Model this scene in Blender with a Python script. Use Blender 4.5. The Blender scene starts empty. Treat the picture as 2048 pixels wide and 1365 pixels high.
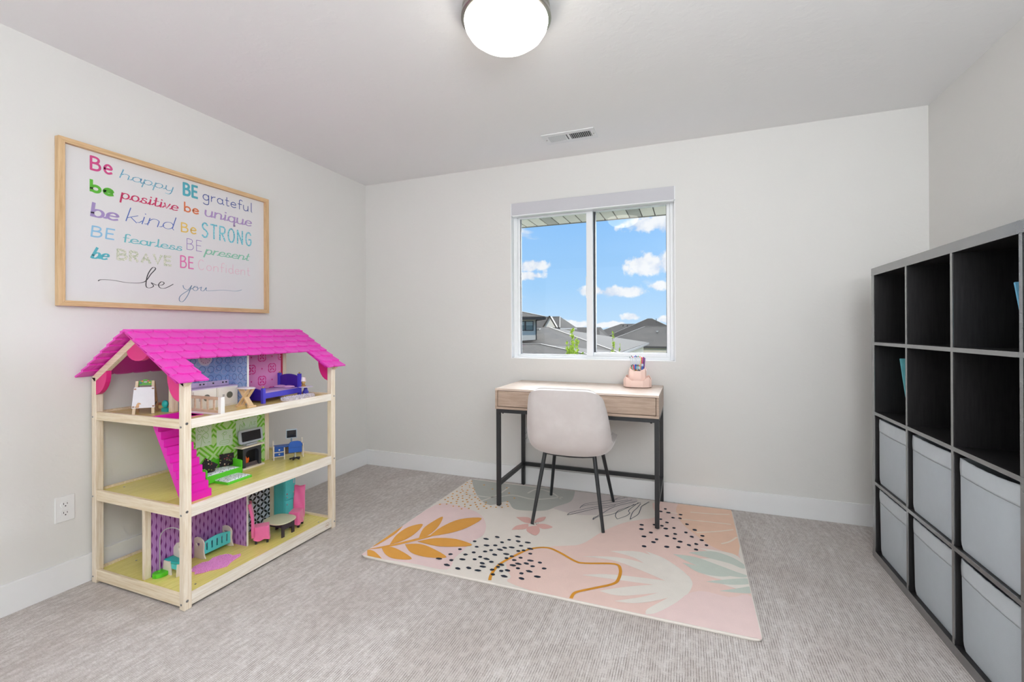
import bpy, bmesh, math, random
from mathutils import Vector, Matrix, Euler

S = bpy.context.scene
COL = S.collection
PI = math.pi
R = math.radians

# ------------------------------------------------------------------ camera
cam_d = bpy.data.cameras.new('camera')
cam = bpy.data.objects.new('camera', cam_d)
COL.objects.link(cam)
S.camera = cam
cam_d.sensor_width = 36.0
cam_d.lens = 36.0 * 913.7 / 2048.0
cam_d.shift_y = -24.75 / 2048.0
cam_d.clip_start = 0.02
cam_d.clip_end = 600
_yaw, _pit, _rol = 0.367735, 0.002348, -0.004155
_f = Vector((-math.sin(_yaw)*math.cos(_pit), math.cos(_yaw)*math.cos(_pit), math.sin(_pit)))
_r = Vector((math.cos(_yaw), math.sin(_yaw), 0))
_u = _r.cross(_f)
_c, _s = math.cos(_rol), math.sin(_rol)
_r2 = _r*_c + _u*_s
_u2 = _u*_c - _r*_s
_m = Matrix((_r2, _u2, -_f)).transposed().to_4x4()
_m.translation = Vector((2.6344, -3.2803, 1.1699))
cam.matrix_world = _m

# ------------------------------------------------------------------ view
S.view_settings.view_transform = 'Standard'
S.view_settings.look = 'None'
S.view_settings.gamma = 1.0
S.view_settings.use_curve_mapping = False
S.view_settings.exposure = 0.0
S.cycles.use_denoising = True
S.cycles.max_bounces = 10
S.cycles.diffuse_bounces = 6
S.cycles.glossy_bounces = 4
S.cycles.transmission_bounces = 6
S.cycles.transparent_max_bounces = 12
S.cycles.sample_clamp_indirect = 6.0
S.cycles.caustics_reflective = False
S.cycles.caustics_refractive = False

def srgb(r, g, b):
    def f(c):
        c /= 255.0
        return c/12.92 if c <= 0.04045 else ((c+0.055)/1.055)**2.4
    return (f(r), f(g), f(b), 1.0)

# ---------------------------------------------------- node expression helper
class X:
    """a scalar socket with arithmetic"""
    def __init__(s, nt, v): s.nt, s.v = nt, v
    def _op(s, op, *a):
        n = s.nt.nodes.new('ShaderNodeMath'); n.operation = op
        for i, q in enumerate((s,)+a):
            q = q.v if isinstance(q, X) else q
            if isinstance(q, (int, float)): n.inputs[i].default_value = q
            else: s.nt.links.new(q, n.inputs[i])
        return X(s.nt, n.outputs[0])
    def __add__(s, o): return s._op('ADD', o)
    def __sub__(s, o): return s._op('SUBTRACT', o)
    def __mul__(s, o): return s._op('MULTIPLY', o)
    def __truediv__(s, o): return s._op('DIVIDE', o)
    def abs(s): return s._op('ABSOLUTE')
    def frac(s): return s._op('FRACT')
    def floor(s): return s._op('FLOOR')
    def sin(s): return s._op('SINE')
    def sqrt(s): return s._op('SQRT')
    def lt(s, o): return s._op('LESS_THAN', o)
    def gt(s, o): return s._op('GREATER_THAN', o)
    def max(s, o): return s._op('MAXIMUM', o)
    def min(s, o): return s._op('MINIMUM', o)
    def atan2(s, o): return s._op('ARCTAN2', o)
    def sstep(s, a, b):
        n = s.nt.nodes.new('ShaderNodeMapRange'); n.interpolation_type = 'SMOOTHSTEP'
        s.nt.links.new(s.v, n.inputs['Value']); n.inputs['From Min'].default_value = a; n.inputs['From Max'].default_value = b
        return X(s.nt, n.outputs[0])

def hypot(a, b): return (a*a + b*b).sqrt()

def mixc(nt, fac, a, b):
    n = nt.nodes.new('ShaderNodeMix'); n.data_type = 'RGBA'
    fs, A, B_ = n.inputs[0], n.inputs[6], n.inputs[7]
    if isinstance(fac, X): fac = fac.v
    if isinstance(fac, (int, float)): fs.default_value = fac
    else: nt.links.new(fac, fs)
    for s_, v in ((A, a), (B_, b)):
        if isinstance(v, (tuple, list)): s_.default_value = v
        else: nt.links.new(v, s_)
    return n.outputs[2]

# ------------------------------------------------------------------ world: blue sky with small clouds
w = bpy.data.worlds.new('sky'); S.world = w; w.use_nodes = True
nt = w.node_tree; nt.nodes.clear()
wo = nt.nodes.new('ShaderNodeOutputWorld'); bg = nt.nodes.new('ShaderNodeBackground')
tc = nt.nodes.new('ShaderNodeTexCoord'); sep = nt.nodes.new('ShaderNodeSeparateXYZ')
nt.links.new(tc.outputs['Generated'], sep.inputs[0])
dx, dy, dz = (X(nt, sep.outputs[i]) for i in range(3))
az = dx.atan2(dy)              # 0 = straight out of the window, + to the right
hz = hypot(dx, dy)
el = dz.atan2(hz)
nz = nt.nodes.new('ShaderNodeTexNoise'); nz.inputs['Scale'].default_value = 9.0; nz.inputs['Detail'].default_value = 6.0; nz.inputs['Roughness'].default_value = 0.55
nt.links.new(tc.outputs['Generated'], nz.inputs['Vector'])
nv = X(nt, nz.outputs['Fac'])
nz2 = nt.nodes.new('ShaderNodeTexNoise'); nz2.inputs['Scale'].default_value = 34.0; nz2.inputs['Detail'].default_value = 5.0
nt.links.new(tc.outputs['Generated'], nz2.inputs['Vector'])
nv2 = X(nt, nz2.outputs['Fac'])
nz3 = nt.nodes.new('ShaderNodeTexNoise'); nz3.inputs['Scale'].default_value = 90.0; nz3.inputs['Detail'].default_value = 4.0
nt.links.new(tc.outputs['Generated'], nz3.inputs['Vector'])
nv3 = X(nt, nz3.outputs['Fac'])
wob = (nv - 0.5)*2.0 + (nv2 - 0.5)*2.6 + (nv3 - 0.5)*1.6
CL = [(-0.3278, 0.1388, 0.0393, 0.0129), (-0.3366, 0.1174, 0.0371, 0.0097), (-0.0738, 0.132, 0.0494, 0.0206), (-0.0341, 0.1373, 0.029, 0.0243),
      (-0.1301, 0.0796, 0.0611, 0.0127), (-0.1983, 0.0832, 0.0275, 0.0128), (-0.054, 0.089, 0.0294, 0.0103), (-0.0634, 0.2187, 0.0606, 0.0158), (-0.0338, 0.2105, 0.029, 0.0217),
      (-0.1169, 0.0264, 0.0204, 0.0074), (-0.2522, 0.0103, 0.0536, 0.0087), (-0.1512, 0.0097, 0.0373, 0.0064), (-0.0396, 0.0193, 0.0214, 0.0093)]
mask = None
for (ca, ce, ra, re) in CL:
    q = hypot((az - ca)/ra, (el - ce)/re)
    m = (q*-0.9 + 1.05 + wob*0.6).sstep(0.0, 0.5)
    mask = m if mask is None else mask.max(m)
# scattered small cumulus all round, as in view
sc = nt.nodes.new('ShaderNodeTexNoise'); sc.inputs['Scale'].default_value = 4.2; sc.inputs['Detail'].default_value = 7.0
mp = nt.nodes.new('ShaderNodeMapping'); mp.inputs['Scale'].default_value = (1, 1, 3.2); mp.inputs['Location'].default_value = (3.1, 7.7, 1.3)
nt.links.new(tc.outputs['Generated'], mp.inputs[0]); nt.links.new(mp.outputs[0], sc.inputs['Vector'])
gen = X(nt, sc.outputs['Fac']).sstep(0.66, 0.74)
mask = mask.max(gen)
grad = nt.nodes.new('ShaderNodeValToRGB')
nt.links.new((el/1.0).v, grad.inputs[0])
cr = grad.color_ramp
cr.elements[0].position = 0.0; cr.elements[0].color = srgb(196, 228, 255)
cr.elements[1].position = 0.24; cr.elements[1].color = srgb(143, 199, 255)
e = cr.elements.new(0.09); e.color = srgb(166, 213, 255)
e = cr.elements.new(1.0); e.color = srgb(98, 160, 240)
cloudc = mixc(nt, nv2.sstep(0.3, 0.62), srgb(215, 226, 245), srgb(252, 253, 255))
skyc = mixc(nt, mask*0.95, grad.outputs[0], cloudc)
nt.links.new(skyc, bg.inputs[0]); bg.inputs[1].default_value = 1.0
nt.links.new(bg.outputs[0], wo.inputs[0])

# ------------------------------------------------------------------ lights
def sun(name, direction, energy, angle, color):
    d = bpy.data.lights.new(name, 'SUN'); d.energy = energy; d.angle = R(angle); d.color = color
    o = bpy.data.objects.new(name, d); COL.objects.link(o)
    o.rotation_euler = Vector(direction).to_track_quat('-Z', 'Y').to_euler()
    return o
# the sun stands high to the left outside and lights the neighbouring roofs
sun('sunlight', (0.50, 0.72, -0.72), 2.6, 0.6, (1.0, 0.96, 0.9))
# soft bright daylight of the open northern sky that comes in through the window
sun('window_daylight', (-0.12, -1.0, -0.42), 20.0, 70, (0.90, 0.95, 1.0))

def area(name, loc, direction, sx, sy, power, color):
    d = bpy.data.lights.new(name, 'AREA'); d.shape = 'RECTANGLE'; d.size = sx; d.size_y = sy; d.energy = power; d.color = color
    o = bpy.data.objects.new(name, d); COL.objects.link(o); o.location = loc
    o.rotation_euler = Vector(direction).to_track_quat('-Z', 'Y').to_euler()
    return o
# added fill lights behind the camera; they stand for no known lamps
area('fill_down', (3.2, -3.70, 2.38), (-0.10, 0.15, -1.0), 1.2, 0.9, 17, (0.93, 0.97, 1.0))  # added fill, aimed down
area('fill_up', (3.28, -3.80, 1.60), (-0.15, 0.40, 1.0), 1.1, 0.9, 66, (0.92, 0.96, 1.0))  # added to brighten the ceiling and bounce light forward
area('fill_rear', (1.96, -4.35, 1.25), (0.0, 1.0, 0.10), 3.4, 2.0, 13, (0.91, 0.96, 1.0))  # added wide frontal fill, no hall behind it

# ------------------------------------------------------------------ materials
MATS = {}
def new_mat(name):
    m = bpy.data.materials.new(name); m.use_nodes = True
    n = m.node_tree; b = n.nodes['Principled BSDF']
    MATS[name] = m
    return m, n, b

def objco(n, kind='Object'):
    t = n.nodes.new('ShaderNodeTexCoord'); return t.outputs[kind]

def noise(n, co, scale, detail=3.0, rough=0.5, mscale=None):
    if mscale:
        mp = n.nodes.new('ShaderNodeMapping'); mp.inputs['Scale'].default_value = mscale
        n.links.new(co, mp.inputs[0]); co = mp.outputs[0]
    t = n.nodes.new('ShaderNodeTexNoise'); t.inputs['Scale'].default_value = scale
    t.inputs['Detail'].default_value = detail; t.inputs['Roughness'].default_value = rough
    n.links.new(co, t.inputs['Vector'])
    return t.outputs['Fac']

def bump(n, b, h, strength, dist):
    k = n.nodes.new('ShaderNodeBump'); k.inputs['Strength'].default_value = strength; k.inputs['Distance'].default_value = dist
    n.links.new(h, k.inputs['Height']); n.links.new(k.outputs[0], b.inputs['Normal'])

def mat(name, c, rough=0.5, metal=0.0, var=0.06, vs=30.0, bmp=0.0, bs=200.0, coat=0.0, spec=0.5, sheen=0.0):
    if name in MATS: return MATS[name]
    m, n, b = new_mat(name)
    c4 = srgb(*c)
    co = objco(n)
    f = noise(n, co, vs, 3)
    lo = tuple(x*(1-var) for x in c4[:3])+(1,); hi = tuple(min(1, x*(1+var)) for x in c4[:3])+(1,)
    n.links.new(mixc(n, f, lo, hi), b.inputs['Base Color'])
    b.inputs['Roughness'].default_value = rough; b.inputs['Metallic'].default_value = metal
    b.inputs['Coat Weight'].default_value = coat; b.inputs['Specular IOR Level'].default_value = spec
    if coat: b.inputs['Coat Roughness'].default_value = 0.12
    if sheen: b.inputs['Sheen Weight'].default_value = sheen; b.inputs['Sheen Roughness'].default_value = 0.4
    if bmp: bump(n, b, noise(n, co, bs, 2), bmp, 0.002)
    return m

def wood(name, c1, c2, ms=(1, 1, 1), scale=20.0, rough=0.5, spec=0.4):
    """grain stretched along the axis with the small scale"""
    if name in MATS: return MATS[name]
    m, n, b = new_mat(name); co = objco(n)
    a = noise(n, co, scale, 6, 0.6, ms)
    a2 = noise(n, co, scale*5, 3, 0.5, ms)
    k = n.nodes.new('ShaderNodeMath'); k.operation = 'MULTIPLY_ADD'; n.links.new(a2, k.inputs[0]); k.inputs[1].default_value = 0.35
    n.links.new(a, k.inputs[2])
    v = X(n, k.outputs[0]).sstep(0.42, 0.88)
    n.links.new(mixc(n, v, srgb(*c1), srgb(*c2)), b.inputs['Base Color'])
    b.inputs['Roughness'].default_value = rough; b.inputs['Specular IOR Level'].default_value = spec
    bump(n, b, a2, 0.15, 0.001)
    return m

# paint
def paint(name, c, bstr, bscale):
    m, n, b = new_mat(name); co = objco(n)
    f = noise(n, co, 1.2, 2)
    c4 = srgb(*c)
    n.links.new(mixc(n, f, tuple(x*0.985 for x in c4[:3])+(1,), c4), b.inputs['Base Color'])
    b.inputs['Roughness'].default_value = 0.62; b.inputs['Specular IOR Level'].default_value = 0.25
    v = X(n, noise(n, co, bscale, 5, 0.55)).sstep(0.48, 0.62)
    bump(n, b, v.v, bstr, 0.003)
    return m
WALL = paint('wall_paint', (224, 223, 220), 0.08, 26)
CEIL = paint('ceiling_paint', (235, 235, 235), 0.11, 18)
TRIM = mat('trim_paint', (236, 237, 238), 0.4, var=0.01, spec=0.4)
VINYL = mat('window_vinyl', (238, 240, 242), 0.35, var=0.01)
VALANCE = mat('valance_fabric', (198, 198, 203), 0.7, var=0.02, vs=90)
GASKET = mat('window_gasket', (58, 60, 64), 0.5)
BLACKM = mat('black_powder_coat', (38, 40, 43), 0.42, var=0.12, bmp=0.15, bs=900)

# carpet: cut-and-loop pile in ribs that run away from the door
m, n, b = new_mat('carpet'); CARPET = m; co = objco(n)
sp = n.nodes.new('ShaderNodeSeparateXYZ'); n.links.new(co, sp.inputs[0])
cx_, cy_ = X(n, sp.outputs[0]), X(n, sp.outputs[1])
def vec(n, *c):
    k = n.nodes.new('ShaderNodeCombineXYZ')
    for i, q in enumerate(c): n.links.new(q.v, k.inputs[i]) if isinstance(q, X) else setattr(k.inputs[i], 'default_value', q)
    return k.outputs[0]
wv = X(n, noise(n, co, 7.0, 2, 0.5, (1, .3, 1)))
ribx = (cx_ + wv*0.005)/0.0088
rid = ribx.floor(); rfr = (ribx.frac() - 0.5).abs()
row_dash = X(n, noise(n, vec(n, rid*7.31, cy_*22.0, 0.0), 1.0, 3, 0.6))     # broken dark gaps between the ribs
row_tone = X(n, noise(n, vec(n, rid*3.77, cy_*6.0, 4.0), 1.0, 2, 0.6))
stitch = X(n, noise(n, vec(n, rid*11.3, cy_*190.0, 2.0), 1.0, 1, 0.5))
fib = X(n, noise(n, co, 420.0, 2, 0.7))
big = X(n, noise(n, co, 3.0, 3, 0.55, (1, 0.7, 1)))
gap = rfr.sstep(0.20, 0.40)*row_dash.sstep(0.38, 0.60)
tone = row_tone*0.38 + stitch*0.35 + fib*0.60
c1 = mixc(n, tone.sstep(0.45, 0.95), srgb(184, 175, 170), srgb(227, 223, 221))
c2 = mixc(n, big.sstep(0.35, 0.72)*0.35, c1, srgb(172, 160, 153))
c3 = mixc(n, gap*0.62, c2, srgb(94, 80, 73))
rib = rfr*-2.0 + 1.0; dash2 = fib; dash = stitch
n.links.new(c3, b.inputs['Base Color'])
b.inputs['Roughness'].default_value = 0.95; b.inputs['Specular IOR Level'].default_value = 0.1
b.inputs['Sheen Weight'].default_value = 0.15
bump(n, b, (rib*0.6 + dash2*0.8 + dash*0.3).v, 0.40, 0.003)

# thin glass
m, n, b = new_mat('window_glass'); GLASS = m
n.nodes.remove(b)
tr = n.nodes.new('ShaderNodeBsdfTransparent'); gl = n.nodes.new('ShaderNodeBsdfGlossy'); gl.inputs['Roughness'].default_value = 0.005
def front_fresnel(n):
    fr = n.nodes.new('ShaderNodeFresnel'); fr.inputs[0].default_value = 1.45
    ge = n.nodes.new('ShaderNodeNewGeometry')
    return (X(n, fr.outputs[0])*(X(n, ge.outputs['Backfacing'])*-1.0+1.0)).v
mx = n.nodes.new('ShaderNodeMixShader'); n.links.new(front_fresnel(n), mx.inputs[0]); n.links.new(tr.outputs[0], mx.inputs[1]); n.links.new(gl.outputs[0], mx.inputs[2])
tr.inputs[0].default_value = (0.985, 0.99, 0.99, 1)
n.links.new(mx.outputs[0], n.nodes['Material Output'].inputs[0])

def emis(name, c, k):
    m, n, b = new_mat(name)
    co = objco(n); f = noise(n, co, 6, 2)
    c4 = srgb(*c)
    n.links.new(mixc(n, f, tuple(x*0.93 for x in c4[:3])+(1,), c4), b.inputs['Emission Color'])
    b.inputs['Base Color'].default_value = c4; b.inputs['Emission Strength'].default_value = k
    b.inputs['Roughness'].default_value = 0.3
    return m

# ------------------------------------------------------------------ mesh builder
class M:
    def __init__(s): s.v = []; s.f = []
    def add(s, vs, fs):
        k = len(s.v); s.v += [tuple(p) for p in vs]; s.f += [tuple(i+k for i in q) for q in fs]; return s
    def box(s, x0, x1, y0, y1, z0, z1):
        if x0 > x1: x0, x1 = x1, x0
        if y0 > y1: y0, y1 = y1, y0
        if z0 > z1: z0, z1 = z1, z0
        return s.add([(x0,y0,z0),(x1,y0,z0),(x1,y1,z0),(x0,y1,z0),(x0,y0,z1),(x1,y0,z1),(x1,y1,z1),(x0,y1,z1)],
                     [(3,2,1,0),(4,5,6,7),(0,1,5,4),(1,2,6,5),(2,3,7,6),(3,0,4,7)])
    def prism(s, pts, ax, a, b):
        """polygon in the two remaining axes (in x,y,z order), extruded along ax from a to b"""
        def P(p, t):
            q = list(p); q.insert('xyz'.index(ax), t); return tuple(q)
        n = len(pts)
        vs = [P(p, a) for p in pts] + [P(p, b) for p in pts]
        fs = [tuple(range(n-1, -1, -1)), tuple(range(n, 2*n))] + [(i, (i+1) % n, (i+1) % n + n, i+n) for i in range(n)]
        return s.add(vs, fs)
    def cyl(s, p0, p1, r0, r1=None, n=12):
        r1 = r0 if r1 is None else r1
        p0, p1 = Vector(p0), Vector(p1); d = (p1-p0).normalized()
        a = d.orthogonal().normalized(); c = d.cross(a)
        vs = []
        for p, r in ((p0, r0), (p1, r1)):
            for i in range(n):
                t = 2*PI*i/n; vs.append(p + a*math.cos(t)*r + c*math.sin(t)*r)
        fs = [(i, (i+1) % n, (i+1) % n+n, i+n) for i in range(n)] + [tuple(range(n-1, -1, -1)), tuple(range(n, 2*n))]
        return s.add(vs, fs)
    def bar(s, p0, p1, w, d, up=(0, 0, 1)):
        """rectangular bar from p0 to p1"""
        p0, p1 = Vector(p0), Vector(p1); t = (p1-p0).normalized()
        a = t.cross(Vector(up)); 
        if a.length < 1e-4: a = t.cross(Vector((0, 1, 0)))
        a.normalize(); c = a.cross(t)
        vs = []
        for p in (p0, p1):
            for i, j in ((-1,-1),(1,-1),(1,1),(-1,1)): vs.append(p + a*i*w/2 + c*j*d/2)
        return s.add(vs, [(3,2,1,0),(4,5,6,7),(0,1,5,4),(1,2,6,5),(2,3,7,6),(3,0,4,7)])
    def lathe(s, prof, c=(0, 0, 0), n=24, sx=1.0, sy=1.0):
        vs = []; fs = []; k = len(prof)
        for i in range(n):
            t = 2*PI*i/n
            for r, z in prof: vs.append((c[0]+r*math.cos(t)*sx, c[1]+r*math.sin(t)*sy, c[2]+z))
        for i in range(n):
            j = (i+1) % n
            for q in range(k-1): fs.append((i*k+q, j*k+q, j*k+q+1, i*k+q+1))
        fs.append(tuple(i*k for i in range(n-1, -1, -1))); fs.append(tuple(i*k+k-1 for i in range(n)))
        return s.add(vs, fs)
    def ball(s, c, rx, ry=None, rz=None, n=12, m=8):
        ry = rx if ry is None else ry; rz = rx if rz is None else rz
        pr = [(math.sin(PI*j/m), -math.cos(PI*j/m)) for j in range(m+1)]
        vs = []; fs = []
        for j in range(1, m):
            for i in range(n):
                t = 2*PI*i/n; vs.append((c[0]+pr[j][0]*math.cos(t)*rx, c[1]+pr[j][0]*math.sin(t)*ry, c[2]+pr[j][1]*rz))
        b_ = len(vs); vs += [(c[0], c[1], c[2]-rz), (c[0], c[1], c[2]+rz)]
        for j in range(m-2):
            for i in range(n):
                k = (i+1) % n; fs.append((j*n+i, j*n+k, (j+1)*n+k, (j+1)*n+i))
        for i in range(n):
            k = (i+1) % n; fs.append((b_, k, i)); fs.append((b_+1, (m-2)*n+i, (m-2)*n+k))
        return s.add(vs, fs)
    def tube(s, path, r, n=8):
        P = [Vector(p) for p in path]; vs = []; fs = []; a = None
        for i, p in enumerate(P):
            d = ((P[min(i+1, len(P)-1)]-P[max(i-1, 0)])).normalized()
            a = d.orthogonal().normalized() if a is None else (a - d*a.dot(d)).normalized()
            c = d.cross(a); rr = r[i] if isinstance(r, (list, tuple)) else r
            for j in range(n):
                t = 2*PI*j/n; vs.append(p + a*math.cos(t)*rr + c*math.sin(t)*rr)
        for i in range(len(P)-1):
            for j in range(n):
                k = (j+1) % n; fs.append((i*n+j, i*n+k, (i+1)*n+k, (i+1)*n+j))
        fs.append(tuple(range(n-1, -1, -1))); fs.append(tuple((len(P)-1)*n+j for j in range(n)))
        return s.add(vs, fs)
    def grid(s, fn, nu, nv, closed_u=False):
        vs = [fn(i/(nu if closed_u else nu-1), j/(nv-1)) for i in range(nu) for j in range(nv)]
        fs = []
        for i in range(nu if closed_u else nu-1):
            k = (i+1) % nu
            for j in range(nv-1): fs.append((i*nv+j, k*nv+j, k*nv+j+1, i*nv+j+1))
        return s.add(vs, fs)
    def flat(s, pts, z, h):
        """thin flat piece lying at height z"""
        return s.prism(pts, 'z', z, z+h)
    def xf(s, fn):
        s.v = [tuple(fn(Vector(p))) for p in s.v]; return s

def fixn(me):
    bm = bmesh.new(); bm.from_mesh(me); bmesh.ops.recalc_face_normals(bm, faces=bm.faces); bm.to_mesh(me); bm.free()

def thing(name, label, cat, loc=(0, 0, 0), rz=0.0, group=None, kind=None):
    o = bpy.data.objects.new(name, None); COL.objects.link(o); o.empty_display_size = 0.05
    o.location = loc; o.rotation_euler = (0, 0, rz); o['label'] = label; o['category'] = cat
    if group: o['group'] = group
    if kind: o['kind'] = kind
    return o

def part(name, mb, m, parent=None, bevel=0.0, smooth=False, label=None, local=False, sub=0, solid=0.0, seg=2, org=None):
    me = bpy.data.meshes.new(name)
    vs = mb.v
    if parent is not None and not local:
        o_ = parent
        off = Vector((0, 0, 0))
        while o_ is not None: off += Vector(o_.location); o_ = o_.parent
        vs = [tuple(Vector(p)-off) for p in vs]
    c = Vector((0, 0, 0))
    if org is not None:
        c = Vector(org); vs = [tuple(Vector(p)-c) for p in vs]
    me.from_pydata(vs, [], mb.f); me.update(); fixn(me)
    o = bpy.data.objects.new(name, me); COL.objects.link(o); o.location = c
    for mm in (m if isinstance(m, (list, tuple)) else [m]): me.materials.append(mm)
    if parent is not None: o.parent = parent
    if label: o['label'] = label
    if smooth:
        for p in me.polygons: p.use_smooth = True
    if solid: q = o.modifiers.new('thick', 'SOLIDIFY'); q.thickness = solid; q.offset = 0
    if bevel:
        q = o.modifiers.new('bevel', 'BEVEL'); q.width = bevel; q.segments = seg; q.limit_method = 'ANGLE'; q.angle_limit = R(35)
        q.harden_normals = False
    if sub: q = o.modifiers.new('sub', 'SUBSURF'); q.levels = sub; q.render_levels = sub
    if smooth and (bevel or not sub):
        try: me.set_sharp_from_angle(angle=R(42))
        except Exception: pass
    return o

def struct(name, mb, m, parent=None, **k):
    o = part(name, mb, m, parent, **k)
    if parent is None: o['kind'] = 'structure'
    return o

def solo(name, mb, m, label, cat, group=None, **k):
    """a thing that is one mesh; its origin goes to its own base"""
    xs = [p[0] for p in mb.v]; ys = [p[1] for p in mb.v]; zs = [p[2] for p in mb.v]
    o = part(name, mb, m, None, org=((min(xs)+max(xs))/2, (min(ys)+max(ys))/2, min(zs)), **k)
    o['label'] = label; o['category'] = cat
    if group: o['group'] = group
    return o

# ================================================================== THE ROOM
W_, H_, YF = 3.918, 2.44, -4.45
WX0, WX1, WZ0, WZ1 = 1.365, 2.555, 0.950, 2.136
struct('floor', M().box(-0.12, W_+0.12, YF-0.12, 0.14, -0.2, 0.0), CARPET)
struct('ceiling', M().box(-0.12, W_+0.12, YF-0.12, 0.14, H_, H_+0.2), CEIL)
struct('wall_left', M().box(-0.12, 0.0, YF, 0.14, 0, H_), WALL)
struct('wall_right', M().box(W_, W_+0.12, YF, 0.14, 0, H_), WALL)
struct('wall_front', M().box(0, W_, YF-0.12, YF, 0, H_), WALL)
_b = M(); _b.box(0, WX0, 0, 0.14, 0, H_); _b.box(WX1, W_, 0, 0.14, 0, H_); _b.box(WX0, WX1, 0, 0.14, 0, WZ0); _b.box(WX0, WX1, 0, 0.14, WZ1, H_)
struct('wall_back', _b, WALL)
BH, BT = 0.1276, 0.014
struct('baseboard_left', M().box(0, BT, YF, 0, 0, BH), TRIM, bevel=0.0015)
struct('baseboard_back', M().box(BT, W_-BT, -BT, 0, 0, BH), TRIM, bevel=0.0015)
struct('baseboard_right', M().box(W_-BT, W_, YF, 0, 0, BH), TRIM, bevel=0.0015)

# window: two-panel slider, white vinyl, set back in the wall
win = bpy.data.objects.new('window_1', None); COL.objects.link(win); win.location = (WX0, 0, WZ0); win['kind'] = 'structure'
_b = M(); _b.box(WX0-.002, WX1+.002, -0.002, 0.056, WZ0-0.002, WZ0+0.004); _b.box(WX0-.002, WX0+0.005, -0.002, 0.056, WZ0+.004, WZ1); _b.box(WX1-0.005, WX1+.002, -0.002, 0.056, WZ0+.004, WZ1)
part('window_reveal', _b, TRIM, win)
F0, F1 = 0.052, 0.135
part('frame_jamb', M().box(WX0, 1.398, F0, F1, WZ0, WZ1), VINYL, win, bevel=0.002)
part('frame_jamb', M().box(2.522, WX1, F0, F1, WZ0, WZ1), VINYL, win, bevel=0.002)
part('frame_head', M().box(1.398, 2.522, F0, F1, 2.052, WZ1), VINYL, win, bevel=0.002)
part('frame_sill', M().box(1.398, 2.522, F0, F1, WZ0, 0.972), VINYL, win, bevel=0.002)
# left sliding sash
sash = part('sliding_sash', M().box(1.398, 1.417, .066, .092, .972, 2.052).box(1.417, 1.938, .066, .092, .972, .982).box(1.417, 1.938, .066, .092, 2.030, 2.052)
     .box(1.938, 1.984, .056, .092, .972, 2.052), VINYL, win, bevel=0.0015)
part('pane', M().box(1.415, 1.940, .078, .082, .980, 2.032), GLASS, sash)
part('gasket', M().box(1.4165, 1.4215, .072, .088, .982, 2.030).box(1.4215, 1.938, .0835, .088, .9815, .985), GASKET, sash)
part('sash_pull', M().box(1.936, 1.9415, .050, .0585, 1.40, 1.56), VINYL, sash, bevel=0.001)
# right fixed pane sits deeper
part('pane', M().box(1.99, 2.51, .108, .112, .990, 2.045), GLASS, win)
part('fixed_frame', M().box(2.497, 2.522, .075, .125, .972, 2.052).box(1.985, 2.497, .075, .125, .972, 1.0).box(1.985, 2.497, .075, .125, 2.040, 2.052), VINYL, win, bevel=0.0015)
part('gasket', M().box(1.9842, 1.999, .0925, .122, 1.0, 2.04).box(2.4935, 2.498, .098, .112, 1.0, 2.04).box(1.999, 2.4935, .100, .112, .999, 1.003), GASKET, win)
v = thing('shade_valance', 'flat white fabric valance across the top of the window', 'window shade', (1.96, -0.01, 2.04))
part('valance_board', M().box(1.378, 2.551, -0.020, -0.014, 2.043, 2.134), VALANCE, v, bevel=0.001)
part('end_cap', M().box(1.373, 1.378, -0.021, 0.05, 2.041, 2.135), VINYL, v)
part('end_cap', M().box(2.551, 2.556, -0.021, 0.05, 2.041, 2.135), VINYL, v)
part('head_rail', M().box(1.380, 2.549, -0.010, 0.045, 2.060, 2.125), VINYL, v)
part('bottom_rail', M().box(1.380, 2.549, -0.018, 0.03, 2.036, 2.046), VINYL, v, bevel=0.002)

# ================================================================== OUTSIDE
SOF = mat('soffit_aluminium', (186, 180, 166), 0.6, var=0.03)
FAS = mat('fascia_paint', (96, 92, 84), 0.6)
sof = bpy.data.objects.new('trim_1', None); COL.objects.link(sof); sof.location = (2.0, 0.14, 2.10); sof['kind'] = 'structure'
for i in range(48):
    x0 = -0.35 + i*0.1015
    zz = 2.103
    if i % 7 == 4: 
        pm = mat('soffit_vented', (146, 142, 132), 0.7, var=0.12, vs=260)
    else: pm = SOF
    part('soffit_panel', M().box(x0, x0+0.0935, 0.14, 0.636, zz, zz+0.012), pm, sof, bevel=0.003)
part('soffit_backing', M().box(-0.35, 4.5, 0.14, 0.636, 2.116, 2.13), FAS, sof)
part('fascia_board', M().box(-0.35, 4.5, 0.636, 0.66, 2.100, 2.26), FAS, sof)
part('roof_deck', M().box(-0.35, 4.5, 0.14, 0.68, 2.26, 2.30), FAS, sof)
GZ = -2.9
GRASS = mat('lawn', (84, 92, 62), 0.9, var=0.15, vs=2)
struct('ground', M().box(-140, 140, 3.0, 260, GZ-0.3, GZ), GRASS)
m, n, b = new_mat('asphalt_shingle'); ROOF = m; co = objco(n, 'Object')
a_ = X(n, noise(n, co, 3.6, 5, 0.75, (1, 1.6, 5)))
a2_ = X(n, noise(n, co, 0.35, 2))
n.links.new(mixc(n, (a_*0.8 + a2_*0.2).sstep(0.3, 0.7), srgb(42, 38, 34), srgb(94, 86, 76)), b.inputs['Base Color'])
b.inputs['Roughness'].default_value = 0.95; b.inputs['Specular IOR Level'].default_value = 0.1
STUCCO = mat('stucco', (236, 226, 208), 0.9, var=0.03, vs=4)
STUCCOB = mat('beige_stucco', (226, 214, 190), 0.9, var=0.03, vs=4)
RIDGE = mat('ridge_cap', (176, 166, 152), 0.9)
DARKT = mat('dark_trim', (52, 49, 47), 0.6)
HGLASS = mat('house_window_glass', (120, 136, 128), 0.15, var=0.35, vs=2.2)
BLIND = mat('house_blind', (196, 206, 200), 0.7)
KC = Vector((2.6344, -3.2803, 1.1699)); KK = 1.8
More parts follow.
